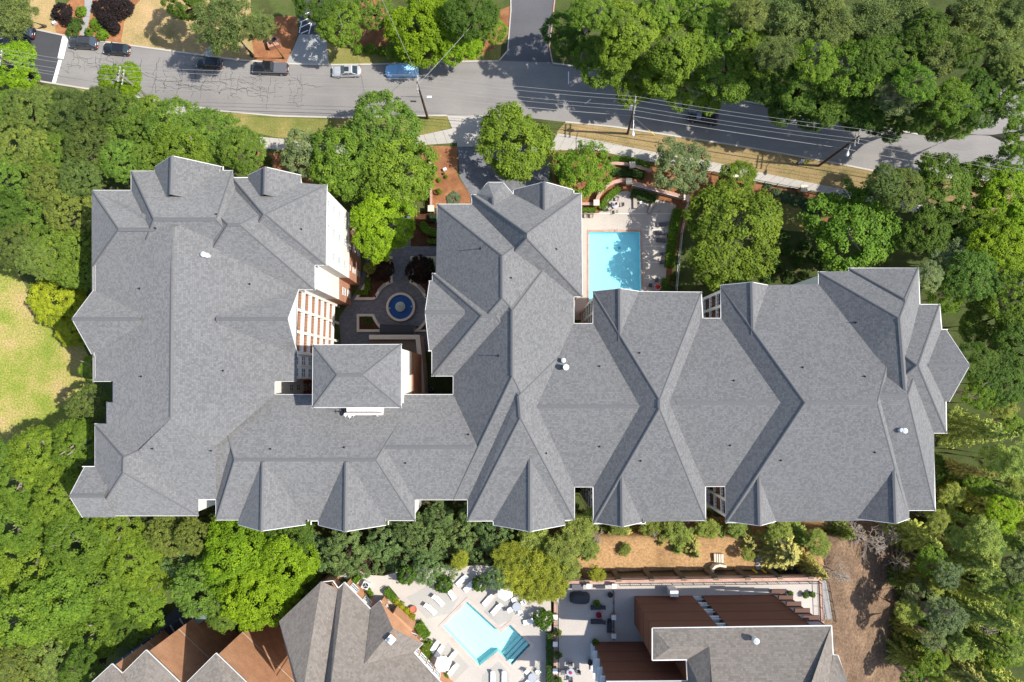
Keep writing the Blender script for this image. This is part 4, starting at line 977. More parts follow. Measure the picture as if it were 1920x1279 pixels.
grove(se,
      {'conifer': 'drooping yellow green conifer', 'fir': 'dark feathery fir', 'feather': 'tufted yellow green conifer', 'spray': 'upswept yellow green conifer', 'bright': 'bright leafy tree', 'pale': 'pale leafy tree'}, 'mixed trees on the south east slope', (11, 18),
      marks=((1800, 800, 'below the pointed east gable'), (1780, 900, 'along the east eave'), (1740, 1000, 'off the south east roof corner'), (1880, 880, 'at the back of the east slope'), (1720, 1100, 'at the top of the bare clay'), (1860, 1060, 'in the middle of the slope'), (1710, 1200, 'along the bare clay edge'), (1780, 1140, 'in the lower slope'), (1880, 1220, 'at the far foot of the slope')))
grove([(1882, 965, 36, 'lime')], {'lime': 'lime green leafy tree among the south east conifers'}, None, (15, 17))
grove([(1720, 1130, 40, 'deep'), (1800, 1010, 40, 'deep'), (1850, 1010, 40, 'deep'), (1780, 1150, 44, 'deep'), (1840, 1100, 44, 'deep'), (1880, 1190, 46, 'deep'), (1750, 880, 30, 'deep'), (1730, 1200, 36, 'deep'), (1810, 1260, 44, 'deep'), (1830, 930, 40, 'deep')],
      {'deep': 'low dark understorey tree beneath the south east conifers'}, 'understorey on the south east slope', (6, 8))
for i, (px, py, s) in enumerate(((1600, 998, 1.0), (1642, 1022, 1.15), (1665, 1000, 0.9), (1690, 1055, 1.0), (1570, 1075, 0.9), (1340, 985, 0.7), (1225, 1000, 0.5), (1120, 1010, 0.55), (1460, 1012, 0.6), (1290, 990, 0.55), (1780, 1130, 0.9), (1850, 1180, 0.9), (1875, 1005, 0.8), (1745, 1050, 0.9))):
    b = max(0, bank_z(px, py)-1.5); p = W(px, py, b+6*s)
    t = thing('bare_tree', ('leafless grey tree with spiky twigs on the south east slope' if px > 1540 else 'small leafless bush on the clay bank'), 'tree', (p.x, p.y, b-0.4), random.uniform(0, 6), 'bare trees on the slope'); t.scale = (s, s, s)
    tr = bpy.data.objects.new('branches', BARE[i % 2]); COL.objects.link(tr); tr.parent = t

def shrub(px, py, rpx, h, c, label, group=None, z=0.0, name='shrub', kind='shrub'):
    R = rpx*mpp(px, py, z+h*0.6); p = W(px, py, z+h*0.6)
    t = link(name, random.choice(CROWN[kind]), None); t.location = (p.x, p.y, z+h*0.45); t.scale = (R/5, R/5, h*0.55/4.6); t.rotation_euler = (0, 0, random.uniform(0, 6))
    j = random.uniform(0.9, 1.1); t.color = (c[0]*j, c[1]*j, c[2]*j, 1)
    return tag(t, label, 'shrub', group)
GRN = (0.14, 0.25, 0.02); DGR = (0.065, 0.12, 0.022); YEL = (0.30, 0.31, 0.012); PLM = (0.028, 0.02, 0.02); GRY = (0.13, 0.17, 0.09)
for px, py, r in ((655, 74, 12), (672, 91, 12), (694, 92, 13), (713, 95, 12), (733, 96, 12)):
    shrub(px, py, r, 1.3, GRN, 'clipped bright green ball shrub in the kerbside row', 'clipped shrub row across the street')
for px, py, r in ((178, 44, 13), (165, 59, 10), (191, 63, 13), (140, 45, 17), (133, 58, 15), (150, 20, 12)):
    shrub(px, py, r, 1.4, GRN if r < 14 else DGR, 'round green shrub beside the front path' if r < 14 else 'dark green spreading shrub west of the front path', 'shrubs by the front path')
for px, py, r in ((112, 20, 22), (120, 34, 12), (190, 12, 22), (200, 34, 20), (210, 50, 14), (225, 12, 24), (190, 30, 12)):
    shrub(px, py, r, 2.2, PLM, 'dark purple mounded shrub across the street', 'purple shrubs across the street', kind='shrub')
for px, py, r, h in ((815, 315, 7, 1.8), (822, 358, 7, 1.8), (823, 337, 5, .7), (836, 331, 4, .7), (832, 325, 3, .6)):
    shrub(px, py, r, h, GRN, 'small green shrub in the orange mulch bed', 'shrubs in the mulch bed')
shrub(850, 372, 16, 0.5, GRY, 'grey green creeping juniper at the end of the mulch bed')
for px, py, r in ((1440, 350, 9), (1455, 361, 11), (1475, 370, 14), (1495, 376, 16), (1516, 384, 16), (1530, 395, 14)):
    shrub(px, py, r, 0.6, (0.07, 0.12, 0.05), 'low blue green ground shrub below the iron fence', 'ground shrubs below the fence')
for px, py, r in ((743, 1128, 8), (752, 1137, 9), (762, 1147, 9), (771, 1158, 9)):
    shrub(px, py, r, 1.0, YEL, 'yellow shrub against the neighbour pool house wall', 'yellow shrubs by the pool house', z=15)
for px, py, r in ((760, 1082, 22), (832, 1098, 20), (899, 1098, 18), (1018, 1165, 21)):
    shrub(px, py, r, 3.2, (0.085, 0.16, 0.02), 'broad leaved green bush beside the neighbour pool deck', 'bushes round the neighbour pool', z=15)
for px, py in ((690, 1108), (694, 1116), (820, 1275), (835, 1270), (805, 1205)):
    shrub(px, py, 7, 0.9, GRN, 'small loose plant in the bed of the neighbour pool house', 'bed plants by the pool house', z=15)
for px, py, r in ((1255, 540, 9), (1262, 520, 8), (1275, 545, 8), (1330, 525, 12), (1360, 530, 12), (1400, 528, 12), (1440, 522, 12), (1480, 520, 12), (1510, 515, 10), (1500, 490, 14), (1480, 470, 14), (1510, 460, 14), (1530, 480, 14), (1460, 500, 12), (1550, 500, 12), (1470, 440, 12), (1060, 300, 14), (1050, 330, 14), (500, 300, 10), (535, 300, 10), (505, 318, 12)):
    shrub(px, py, r, 1.2, DGR, 'dark low shrub in the planting beds north of the building', 'bed shrubs north of the building')
shrub(688, 600, 10, 0.9, DGR, 'dark green shrub in the small courtyard planter')

def hedge(pts, wd, h, c, label, z=0.0, group=None, leaf=0.16, dens=70):
    P = [W(p[0], p[1], z+h) for p in pts]; C, Nn = [], []
    for i in range(len(P)-1):
        a = np.array([P[i].x, P[i].y]); b = np.array([P[i+1].x, P[i+1].y]); L = np.linalg.norm(b-a); d = (b-a)/max(L, 1e-6); n = np.array([-d[1], d[0]])
        for face, area in (('top', L*wd), ('l', L*h), ('r', L*h)):
            k = max(6, int(area*dens)); s = RNG.uniform(-0.1, L+0.1, k); v = RNG.uniform(-0.5, 0.5, k)
            if face == 'top': off = v*wd; zz = np.full(k, z+h)+RNG.normal(0, 0.05, k); nm = np.array([0, 0, 1.0])
            else: sg = 1 if face == 'l' else -1; off = np.full(k, sg*wd/2)+RNG.normal(0, 0.04, k); zz = z+(v+0.5)*h; nm = np.array([n[0]*sg, n[1]*sg, 0.2])
            xy = a+np.outer(s, d)+np.outer(off, n); C.append(np.column_stack([xy, zz])); Nn.append(np.tile(nm, (k, 1)))
    C = np.concatenate(C); Nn = unit(np.concatenate(Nn)+RNG.normal(0, 0.35, (len(C), 3)))
    me = leaf_mesh('hedge', C, Nn, RNG.normal(0, 1, C.shape), leaf*RNG.uniform(0.7, 1.4, len(C)), 0.6, np.clip(RNG.normal(0.45, 0.2, len(C)), 0, 1), 'leaf')
    o = link('hedge', me); o.color = (c[0], c[1], c[2], 1); tag(o, label, 'hedge', group)
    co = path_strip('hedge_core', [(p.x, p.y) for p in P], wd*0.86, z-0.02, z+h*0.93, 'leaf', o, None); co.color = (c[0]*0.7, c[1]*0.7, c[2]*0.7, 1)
    return o
hedge([(1128, 391), (1137, 374), (1150, 361), (1162, 353)], 1.1, 0.9, GRN, 'curved clipped hedge inside the brick wall of the pool terrace')
hedge([(1093, 393), (1117, 393)], 0.8, 0.8, GRN, 'short clipped hedge between pool wall and roof gable')
hedge([(1185, 360), (1208, 367), (1230, 373)], 1.5, 0.9, DGR, 'dark clipped hedge under the pool terrace railing')
hedge([(1272, 392), (1262, 440), (1256, 500)], 1.5, 1.0, GRN, 'long green hedge behind the row of sun loungers')
hedge([(1249, 522), (1247, 545)], 1.2, 0.8, GRN, 'small hedge at the south end of the sun loungers')
hedge([(1145, 297), (1175, 298), (1205, 306), (1218, 314)], 1.1, 0.7, GRN, 'curved green hedge beside the street pavement')
hedge([(1148, 322), (1180, 322), (1208, 328)], 1.4, 0.7, DGR, 'dark curved hedge between the two brick garden walls')
hedge([(797, 300), (796, 340), (796, 375)], 2.2, 0.8, (0.16, 0.25, 0.012), 'bright low hedge along the brick garden wall by the mulch bed')
hedge([(790, 418), (800, 432), (822, 437)], 1.3, 0.8, GRN, 'green hedge in the bark bed beside the centre block')
hedge([(802, 452), (824, 452)], 0.8, 0.6, GRN, 'narrow hedge edging the bark bed at the courtyard path')
hedge([(806, 408), (824, 408)], 1.4, 1.0, (0.06, 0.10, 0.035), 'blue green hedge beside the centre block wall')
hedge([(668, 548), (690, 548)], 0.8, 0.8, GRN, 'green hedge below the brick corner in the west courtyard planter')
hedge([(689, 520), (688, 545)], 1.0, 0.8, GRN, 'green hedge along the brick wall in the west courtyard planter')
hedge([(806, 486), (810, 500), (809, 515)], 0.9, 0.9, GRN, 'green hedge in the east courtyard planter')
hedge([(735, 1112), (726, 1120)], 1.9, 1.0, GRN, 'square green hedge at the corner of the neighbour pool house', 15)
hedge([(782, 1170), (790, 1183), (800, 1196)], 1.2, 0.9, GRN, 'green hedge between pool house wall and neighbour pool deck', 15)
hedge([(800, 1207), (797, 1220), (806, 1235)], 1.0, 0.9, (0.16, 0.24, 0.02), 'yellowish hedge behind the neighbour pool loungers', 15)
hedge([(664, 1085), (670, 1092)], 1.4, 0.9, GRN, 'small hedge by the air conditioner of the pool house', 15)
hedge([(1031, 1190), (1031, 1240), (1031, 1300)], 0.9, 1.2, DGR, 'long dark hedge dividing neighbour pool deck and terrace', 15)

# ================================================================== SOUTH NEIGHBOURS
ZD = 15.0     # level of the raised pool deck and terrace
# raised deck of the neighbour pool
POOL2 = wl([(876, 1128), (939.5, 1186), (957, 1171), (995, 1210), (960, 1247), (933, 1221), (899, 1248), (830, 1174)], ZD)
DECK2 = wl([(600, 1110), (640, 1078), (670, 1068), (690, 1078), (720, 1080), (760, 1068), (900, 1060), (1032, 1075), (1036, 1330), (840, 1330), (640, 1200)], ZD)
def offset_loop(P, d):
    area = sum(P[i].x*P[(i+1) % len(P)].y-P[(i+1) % len(P)].x*P[i].y for i in range(len(P)))
    return inset(P, -d if area < 0 else d) if area < 0 else inset(P, d)
COP2 = inset(POOL2, -0.45)
if abs(sum(COP2[i].x*COP2[(i+1) % 8].y-COP2[(i+1) % 8].x*COP2[i].y for i in range(8))) < abs(sum(POOL2[i].x*POOL2[(i+1) % 8].y-POOL2[(i+1) % 8].x*POOL2[i].y for i in range(8))): COP2 = inset(POOL2, 0.45)
sheet('pool_deck', DECK2, ZD, 'deck', holes=[COP2], world=True)
vs = []; fs = []
for i in range(len(DECK2)):
    a, b = DECK2[i], DECK2[(i+1) % len(DECK2)]; k = len(vs)
    vs += [(a.x, a.y, 0), (b.x, b.y, 0), (b.x, b.y, ZD), (a.x, a.y, ZD)]; fs.append([k, k+1, k+2, k+3])
o = mesh('deck_retaining_wall', vs, fs, 'brick', None, True); o['kind'] = 'structure'
for pts in ([(762, 1120), (800, 1100), (860, 1120), (845, 1150), (800, 1160)], [(905, 1150), (935, 1115), (975, 1120), (960, 1160), (935, 1172)], [(820, 1225), (840, 1205), (880, 1250), (850, 1280)], [(900, 1300), (905, 1266), (935, 1240), (955, 1262), (955, 1300)], [(970, 1290), (1010, 1240), (1020, 1240), (1020, 1300)]):
    sheet('deck_panel', pts, ZD+0.004, 'deck_grey', zpx=ZD)
def pool(root, loop, cop, z, depth, floor_mat, wmat, cop_mat):
    sh = lambda name, P, zz, mat, holes=(): sheet(name, P, zz, mat, holes=holes, world=True, kind=None)
    n = len(loop)
    f = sh('pool_floor', loop, z-depth, floor_mat); f.parent = root
    vs = []; fs = []
    for i in range(n):
        a, b = loop[i], loop[(i+1) % n]; k = len(vs)
        vs += [(a.x, a.y, z-depth), (b.x, b.y, z-depth), (b.x, b.y, z+0.06), (a.x, a.y, z+0.06)]; fs.append([k, k+1, k+2, k+3])
    mesh('pool_wall', vs, fs, floor_mat, root)
    wtr = sh('water', loop, z-0.12, wmat); wtr.parent = root
    c = sh('coping', cop, z+0.06, cop_mat, holes=[loop]); c.parent = root
    path_strip('coping_edge', cop, 0.02, z-0.02, z+0.058, cop_mat, root, None, True)
pr = thing('swimming_pool', 'angled pale turquoise swimming pool with step end and brick edge', 'pool')
pool(pr, POOL2, COP2, ZD, 1.2, 'pool_plaster_pale', 'pool_water_pale', 'coping_pale')
a_, b_ = W(995, 1210, ZD), W(960, 1247, ZD); iw = (W(957, 1171, ZD)-a_).normalized()
for k in range(3):
    off = iw*(0.5+0.55*k)
    path_strip('pool_step', [a_+off, b_+off], 0.5, ZD-1.2, ZD-0.3-0.28*k, 'pool_plaster_pale', pr, None)
    path_strip('step_stripe', [a_+off+iw*0.25, b_+off+iw*0.25], 0.07, ZD-0.3-0.28*k, ZD-0.295-0.28*k+0.003, 'stripe_teal', pr, None)
# main pool
p1 = thing('swimming_pool', 'rectangular turquoise swimming pool with brick coping beside the grey roof', 'pool')
pool(p1, POOL1, wl([(1101, 431.5), (1203, 431), (1207, 578), (1101, 578)]), 0.03, 1.3, 'pool_plaster', 'pool_water', 'brick_pink')
for px, py in ((1139, 465), (1161, 465)):
    c = W(px, py, -1.25); MB().lathe([(0.01, 0.02), (0.22, 0.02), (0.22, -0.02)], c, 14).build('pool_drain', 'stripe_teal', p1)
for px in (1148, 1158):
    c = W(px, 434, 0.1); MB().tube([c+Vector((0, 0.3, 0)), c+Vector((0, 0.2, 0.7)), c+Vector((0, -0.35, 0.6)), c+Vector((0, -0.4, -0.6))], 0.03, 6).build('ladder_rail', 'galvanised', p1)

# ---- building A: brick pool house and tall brick wings with tan roofs
nA = thing('brick_building', 'brick neighbour building with tan shingle roofs west of the angled pool', 'building')
ZA = 19.0
def quadroof(pts, faces, z0, mat, parent):
    vs = [W(p[0], p[1], z0+p[2]) for p in pts]; return roof_mesh('roof', vs, faces, mat, parent)
quadroof([(523, 1165, 0), (560, 1310, 0), (566, 1310, 6.2), (602, 1090, 0.9), (606, 1310, 4.6), (633, 1104, -0.3), (617, 1310, 6.0), (644, 1095, 0.12)],
         [[0, 1, 2, 3], [3, 2, 4, 5], [5, 4, 6, 7]], ZA, 'shingle_tan', nA)
planes([(645, 1092, 0), (826, 1279, 0), (683, 1245, 2.8)], [(644, 1094), (617, 1310), (858, 1310), (826, 1279), (776, 1223), (695, 1142), (646, 1092)], z0=ZA, mat='shingle_tan', parent=nA)
quadroof([(683, 1245, 2.8), (737, 1179, 2.8), (713, 1126, 0), (695, 1142, 0), (793, 1207, 0), (776, 1223, 0)],
         [[0, 3, 2, 1], [0, 1, 4, 5]], ZA+0.06, 'shingle_tan', nA)
gp = [W(737, 1179, ZA+2.65), W(714, 1128, ZA), W(791, 1206, ZA)]
mesh('gable_wall', gp, [[0, 1, 2]], 'brick_orange', nA, True)
EA = [W(p[0], p[1], ZA) for p in ((523, 1165), (600, 1092), (624, 1089), (634, 1103), (646, 1092), (695, 1142), (713, 1126), (737, 1176), (751, 1190), (793, 1207), (776, 1223), (826, 1279), (862, 1312), (560, 1312))]
WA = inset(EA, 0.35); vs = []; fs = []
for i in range(len(WA)):
    a, b = WA[i], WA[(i+1) % len(WA)]; k = len(vs)
    vs += [(a.x, a.y, 0), (b.x, b.y, 0), (b.x, b.y, ZA), (a.x, a.y, ZA)]; fs.append([k+3, k+2, k+1, k])
mesh('wall', vs, fs, 'brick_orange', nA, True)
for i in range(1, 13):
    a, b = EA[i], EA[(i+1) % len(EA)]
    MB().bar(a-Vector((0, 0, .08)), b-Vector((0, 0, .08)), 0.1, 0.16).build('gutter', 'white_trim', nA)
for i, n, wd in ((4, 2, 1.2), (6, 1, 1.6), (8, 1, 1.6), (10, 4, 1.1)):
    a, b = WA[i], WA[(i+1) % len(WA)]; d = (b-a).normalized(); nrm = Vector((-d.y, d.x, 0))
    for j in range(n):
        p = a.lerp(b, (j+0.5)/n); window_at(Vector((p.x, p.y, 16.9)), nrm, wd, 1.4, nA)
# chimney-like brick projection
c = W(748, 1172, 17.4); MB().box((c.x, c.y, 16.6), (3.4, 2.2, 3.4), math.radians(-42)).build('brick_bay', 'brick_orange', nA, True)
ch = W(733, 1199, 22.2); chb = MB().box((ch.x, ch.y, 20.2), (0.85, 0.85, 4.0), math.radians(-42)).build('chimney', 'brick_orange', nA, True)
MB().box((ch.x, ch.y, 22.26), (1.0, 1.0, 0.14), math.radians(-42)).build('chimney_cap', 'white_trim', chb)
MB().lathe([(0.2, 22.3), (0.2, 22.75), (0.28, 22.75), (0.02, 22.95)], (ch.x, ch.y, 0), 12).build('flue', 'white_metal', chb)
for px, py in ((584, 1137),):
    h0 = on_roof(px, py) or W(px, py, 20)
    MB().tube([h0-Vector((0, 0, 1)), h0+Vector((0, 0, .4))], 0.08, 8).build('vent_pipe', 'dark_metal', nA)
def brick_wing(pts, ridge, r):
    E = [W(p[0], p[1], ZA) for p in pts]; area = sum(E[i].x*E[(i+1) % len(E)].y-E[(i+1) % len(E)].x*E[i].y for i in range(len(E)))
    if area > 0: E = E[::-1]
    Wl = inset(E, 0.3); vs = []; fs = []
    for i in range(len(Wl)):
        a, b = Wl[i], Wl[(i+1) % len(Wl)]; k = len(vs)
        vs += [(a.x, a.y, 0), (b.x, b.y, 0), (b.x, b.y, ZA), (a.x, a.y, ZA)]; fs.append([k+3, k+2, k+1, k])
        MB().bar(E[i]-Vector((0, 0, .08)), E[(i+1) % len(E)]-Vector((0, 0, .08)), 0.11, 0.16).build('gutter', 'white_trim', nA)
        MB().bar(Vector((a.x, a.y, 10.2)), Vector((b.x, b.y, 10.2)), 0.04, 0.12).build('belt_course', 'cream_stone', nA)
    mesh('wing_wall', vs, fs, 'brick_orange', nA, True)
    c = W(ridge[0], ridge[1], ZA+r)
    roof_mesh('roof', E+[c], [[i, (i+1) % len(E), len(E)] for i in range(len(E))], 'shingle_tan', nA)
brick_wing([(274, 1219), (229.5, 1263), (210, 1245), (150, 1300), (250, 1420), (410, 1350)], (270, 1325), 1.6)
brick_wing([(405, 1225), (330, 1300), (430, 1420), (530, 1345)], (425, 1310), 1.6)
gw = thing('glazed_walkway', 'grey glazed walkway running along the brick wing under the trees', 'walkway')
ga, gb = W(385, 1140, 6.0), W(205, 1262, 6.0); gd = (gb-ga).normalized(); gn = Vector((-gd.y, gd.x, 0))
path_strip('walkway_roof', [ga+gn*1.0, gb+gn*1.0], 0.9, 0, 6.0, 'teal_glass', gw, None)
path_strip('glass_band', [ga-gn*0.2, gb-gn*0.2], 1.3, 0, 5.6, 'glass_dark', gw, None)
L = (gb-ga).length
for k in range(int(L/1.6)):
    p = ga.lerp(gb, (k+0.5)/int(L/1.6)); MB().bar(Vector((p.x, p.y, 5.64))-gn*0.85, Vector((p.x, p.y, 5.64))+gn*0.5, 0.16, 0.1).build('glazing_bar', 'galvanised', gw)
sheet('service_lane', [(170, 1300), (250, 1215), (330, 1140), (400, 1120), (430, 1150), (300, 1240), (220, 1310)], 0.02, 'asphalt_drive')
# ---- building B: brown clad block with terrace
nB = thing('brown_clad_building', 'brown metal clad apartment block with taupe shingle roof above a paved terrace', 'building')
ZBE = 28.0
TER = wl([(1040, 1091), (1538, 1084), (1549, 1330), (1040, 1330)], ZD)
sheet('terrace', TER, ZD, 'terrace', world=True)
tl_ = W(1041, 1092, ZD); tr_ = W(1538, 1085, ZD); bl_ = W(1040, 1330, ZD); br_ = W(1549, 1330, ZD)
mesh('garage_opening_shade', [tl_, tr_, Vector((tr_.x, tr_.y, 4)), Vector((tl_.x, tl_.y, 4))], [[0, 1, 2, 3][::-1]], 'dark_metal', nB)  # plain dark sheet behind the piers: shade of the garage openings as colour
mesh('terrace_side', [tr_, br_, Vector((br_.x, br_.y, 2)), Vector((tr_.x, tr_.y, 2))], [[3, 2, 1, 0]], 'brick_pink', nB, True)
path_strip('terrace_coping', [tl_, tr_], 0.45, ZD-0.35, ZD+0.18, 'brick_pink', nB, None)
path_strip('terrace_coping', [tr_, br_], 0.4, ZD-0.35, ZD+0.18, 'brick_pink', nB, None)
path_strip('terrace_coping', [bl_, tl_], 0.35, ZD-0.35, ZD+0.18, 'brick_pink', nB, None)
path_strip('garage_lintel', [tl_+Vector((0, 0.12, 0)), tr_+Vector((0, 0.12, 0))], 0.3, ZD-1.2, ZD-0.35, 'brick_pink', nB, None)
for px in (1100, 1160, 1222, 1282, 1342, 1402, 1462, 1520):
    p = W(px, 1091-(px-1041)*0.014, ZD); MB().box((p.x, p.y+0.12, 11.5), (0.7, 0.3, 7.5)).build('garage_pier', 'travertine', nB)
for px in (1417, 1434):
    p = W(px, 1077, 11.5); MB().box((p.x, p.y, 11), (0.25, 0.9, 2)).build('bollard_post', 'yellow_guard', nB)
def rail(a, b, h, mat, parent, step=1.4, name='railing'):
    m = MB(); up = Vector((0, 0, 1)); L = (b-a).length; n = max(1, int(L/step))
    m.bar(a+up*h, b+up*h, 0.07); m.bar(a+up*(h*0.15), b+up*(h*0.15), 0.04)
    for k in range(n+1): p = a.lerp(b, k/n); m.bar(p, p+up*h, 0.06)
    for k in range(int(L/0.28)): p = a.lerp(b, (k+0.5)/int(L/0.28)); m.bar(p+up*0.15*h, p+up*h, 0.022)
    return m.build(name, mat, parent)
rail(W(1160, 1094, ZD), W(1534, 1090, ZD), 1.1, 'black_rail', nB)
rail(W(1534, 1090, ZD), W(1537, 1160, ZD), 1.1, 'black_rail', nB)
rail(W(1039, 1130, ZD)+Vector((0.5, 0, 0)), W(1040, 1300, ZD)+Vector((0.5, 0, 0)), 1.1, 'black_rail', nB)
rail(W(1149.5, 1106, ZD), W(1149.5, 1196, ZD), 1.0, 'black_rail', nB)
# roofs
planes([(1223, 1177, 0), (1559, 1173, 0), (1515, 1330, 4.0)], [(1223, 1177.5), (1559, 1172.5), (1518, 1290), (1505, 1345), (1340, 1345), (1330, 1212), (1256, 1216)], z0=ZBE, mat='shingle_tan', parent=nB)
planes([(1559, 1173, 0), (1562, 1228, 0), (1515, 1330, 4.0)], [(1559, 1172.5), (1518, 1290), (1505, 1345), (1575, 1345), (1562, 1228)], z0=ZBE, mat='shingle_tan', parent=nB)
quadroof([(1223, 1177.5, 0), (1256, 1216, 1.0), (1223, 1238, 0), (1330, 1212, 1.0), (1288, 1237, 0), (1292, 1345, 0), (1340, 1345, 4.2)],
         [[0, 1, 2], [1, 3, 4, 2], [3, 6, 5, 4]], ZBE, 'shingle_tan', nB)
quadroof([(1562, 1229, 0), (1571, 1229, 0), (1610, 1330, 0), (1545, 1330, 1.5)], [[0, 3, 2, 1]], ZBE+0.1, 'shingle_tan', nB)
quadroof([(1137, 1277, 0), (1292, 1276, 0), (1292, 1340, 1.5), (1120, 1340, 1.0)], [[0, 3, 2, 1]], ZBE, 'shingle_tan', nB)
gl = [[(1223, 1238), (1223, 1178), (1559, 1173), (1562, 1228), (1571, 1229), (1592, 1290)], [(1223, 1238), (1288, 1237), (1291, 1277), (1137, 1278)]]
for run in gl:
    P = wl(run, ZBE)
    for i in range(len(P)-1): MB().bar(P[i]-Vector((0, 0, .05)), P[i+1]-Vector((0, 0, .05)), 0.12, 0.16).build('gutter', 'white_trim', nB)
# walls
def wall_run(run, mat, z0, z1, ins=0.4, name='wall', parent=None):
    P = wl(run, ZBE); vs = []; fs = []
    for i in range(len(P)-1):
        a, b = P[i], P[i+1]; k = len(vs)
        vs += [(a.x, a.y, z0), (b.x, b.y, z0), (b.x, b.y, z1), (a.x, a.y, z1)]; fs.append([k, k+1, k+2, k+3])
    return mesh(name, vs, fs, mat, parent or nB, True)
def shift(run, dx, dy): return [(x+dx, y+dy) for x, y in run]
wall_run([(1226, 1241), (1226, 1182)], 'brown_siding', 14, ZBE)
wall_run([(1226, 1182), (1352, 1181)], 'brown_siding', 14, ZBE)
wall_run([(1372, 1181), (1520, 1179)], 'brown_siding', 14, ZBE)
wall_run([(1352, 1181), (1352, 1205), (1372, 1205), (1372, 1181)], 'brown_trim', 14, ZBE)
wall_run([(1520, 1179), (1555, 1177), (1558, 1330)], 'brown_siding', 14, ZBE)
wall_run([(1285, 1241), (1226, 1241)], 'brown_trim', 14, ZBE)
wall_run([(1140, 1282), (1290, 1281)], 'brown_siding', 14, ZBE)
wall_run([(1288, 1281), (1286, 1238)], 'brown_siding', 14, ZBE)
wall_run([(1140, 1330), (1140, 1282)], 'brown_trim', 14, ZBE)
for z in (18.4, 21.6, 24.8):
    for run in ([(1226, 1182), (1352, 1181)], [(1372, 1181), (1520, 1179)], [(1140, 1282), (1290, 1281)], [(1226, 1241), (1226, 1182)]):
        P = wl(run, ZBE); MB().bar(Vector((P[0].x, P[0].y, z)), Vector((P[1].x, P[1].y, z)), 0.05, 0.10).build('siding_joint', 'brown_trim', nB)
# recessed balconies between the brown panels, and white framed bays at the east corner
for k in range(5):
    z = 15.2+2.6*k
    a = W(1352, 1183, ZBE); b = W(1372, 1183, ZBE)
    MB().box(((a.x+b.x)/2, a.y-0.7, z), (b.x-a.x, 1.5, 0.25)).build('balcony_slab', 'white_trim', nB)
    MB().bar((a.x, a.y+0.02, z+1.0), (b.x, a.y+0.02, z+1.0), 0.08).build('balcony_rail', 'white_metal', nB)
    MB().box(((a.x+b.x)/2, a.y-1.2, z+0.5), (0.8, 0.7, 0.8)).build('condenser', 'dark_metal', nB)
    a = W(1522, 1178, ZBE); b = W(1553, 1176, ZBE)
    MB().box(((a.x+b.x)/2, a.y+0.45, z), (b.x-a.x, 0.5, 0.18)).build('balcony_slab', 'brown_trim', nB)
    MB().box(((a.x+b.x)/2, a.y+0.05, z+1.3), (1.5, 0.1, 1.7)).build('balcony_door', 'window_glass', nB)
    a = W(1140, 1284, ZBE); MB().box((a.x-0.3, a.y-1.8, z), (0.6, 3.6, 0.18)).build('balcony_slab', 'white_trim', nB)
    MB().box((a.x-0.05, a.y-1.8, z+1.3), (0.12, 2.2, 1.6)).build('balcony_door', 'window_glass', nB)
for px, py in ((1417, 1201),):
    h0 = W(px, py, ZBE+1.5); MB().lathe([(0.3, -0.5), (0.3, 0.3), (0.36, 0.3), (0.02, 0.5)], h0, 12).build('roof_vent', 'white_metal', nB)
c = W(1264, 1113, 17); MB().box((c.x, c.y, 16), (1.1, 0.8, 2.2)).build('utility_cabinet', 'white_metal', nB)
# outside stair beside the terrace
st = thing('outdoor_stair', 'narrow concrete stair running down beside the terrace railing', 'stairs')
for k in range(12):
    a = W(1544+k*0.9, 1092+k*6, ZD-0.15-0.18*k); z = ZD-0.2-0.18*k
    MB().box((a.x, a.y, z-1), (0.95, 0.5, 2.0)).build('step', 'concrete_grey', st)
rail(W(1548, 1088, ZD), W(1562, 1162, ZD-2.2), 1.0, 'black_rail', st)
# curved retaining wall and steps on the bank
bs = thing('garden_steps', 'pale curved retaining wall with garden steps on the clay bank', 'steps')
cw = [W(px, py, 10) for px, py in ((1331, 1074), (1332, 1064), (1337, 1058), (1345, 1056), (1357, 1058))]
path_strip('curved_wall', cw, 0.35, 9.0, 11.3, 'cream_stone', bs, None)
for k in range(4):
    p = W(1341+k*4, 1046, 10.4); MB().box((p.x, p.y, 10.2+0.1*k), (0.32, 1.2, 0.6)).build('step', 'cream_stone', bs)
sheet('path_slab', [(1417, 1046), (1470, 1040), (1500, 1050), (1500, 1070), (1417, 1070)], 10.16, 'concrete', zpx=10.16)

# ================================================================== GARDEN WALLS, FOUNTAIN, FURNITURE
def pillar(px, py, label, z=0.0, h=1.9, s=0.95, group=None, capm='cream_stone'):
    p = W(px, py, z+h); t = thing('brick_pillar', label, 'pillar', (p.x, p.y, z), 0, group)
    MB().box((0, 0, h/2-0.06), (s*0.72, s*0.72, h-0.12)).build('shaft', 'brick', t, True)
    MB().box((0, 0, h-0.03), (s, s, 0.18)).build('cap', capm, t)
    return t
def gwall(pts, label, h=1.2, wd=0.45, name='garden_wall'):
    P = [W(p[0], p[1], h) for p in pts]
    t = thing(name, label, 'wall', (0, 0, 0))
    path_strip('brickwork', P, wd*0.8, -0.02, h-0.1, 'brick', t, None); path_strip('coping', P, wd, h-0.1, h, 'brick_pink', t, None)
    return t
gwall([(1086, 382), (1117, 382)], 'short straight brick wall between pool hedge and roof gable')
gwall([(1119, 378), (1123, 366), (1130, 356), (1140, 347), (1152, 341), (1165, 338), (1178, 339)], 'curved brick wall round the end of the pool terrace', 1.3, 0.6)
gwall([(1180, 340), (1200, 346), (1240, 358), (1285, 370)], 'long brick wall sloping from the pool terrace pillar to the corner pillar', 1.1, 0.6)
gwall([(1140, 308), (1152, 306), (1170, 307), (1188, 310), (1205, 315), (1222, 321)], 'curved outer brick wall between two hedges near the pavement', 1.0, 0.5)
gwall([(806, 298), (807, 330), (808, 388)], 'straight brick wall between bright hedge and mulch bed', 1.3, 0.4)
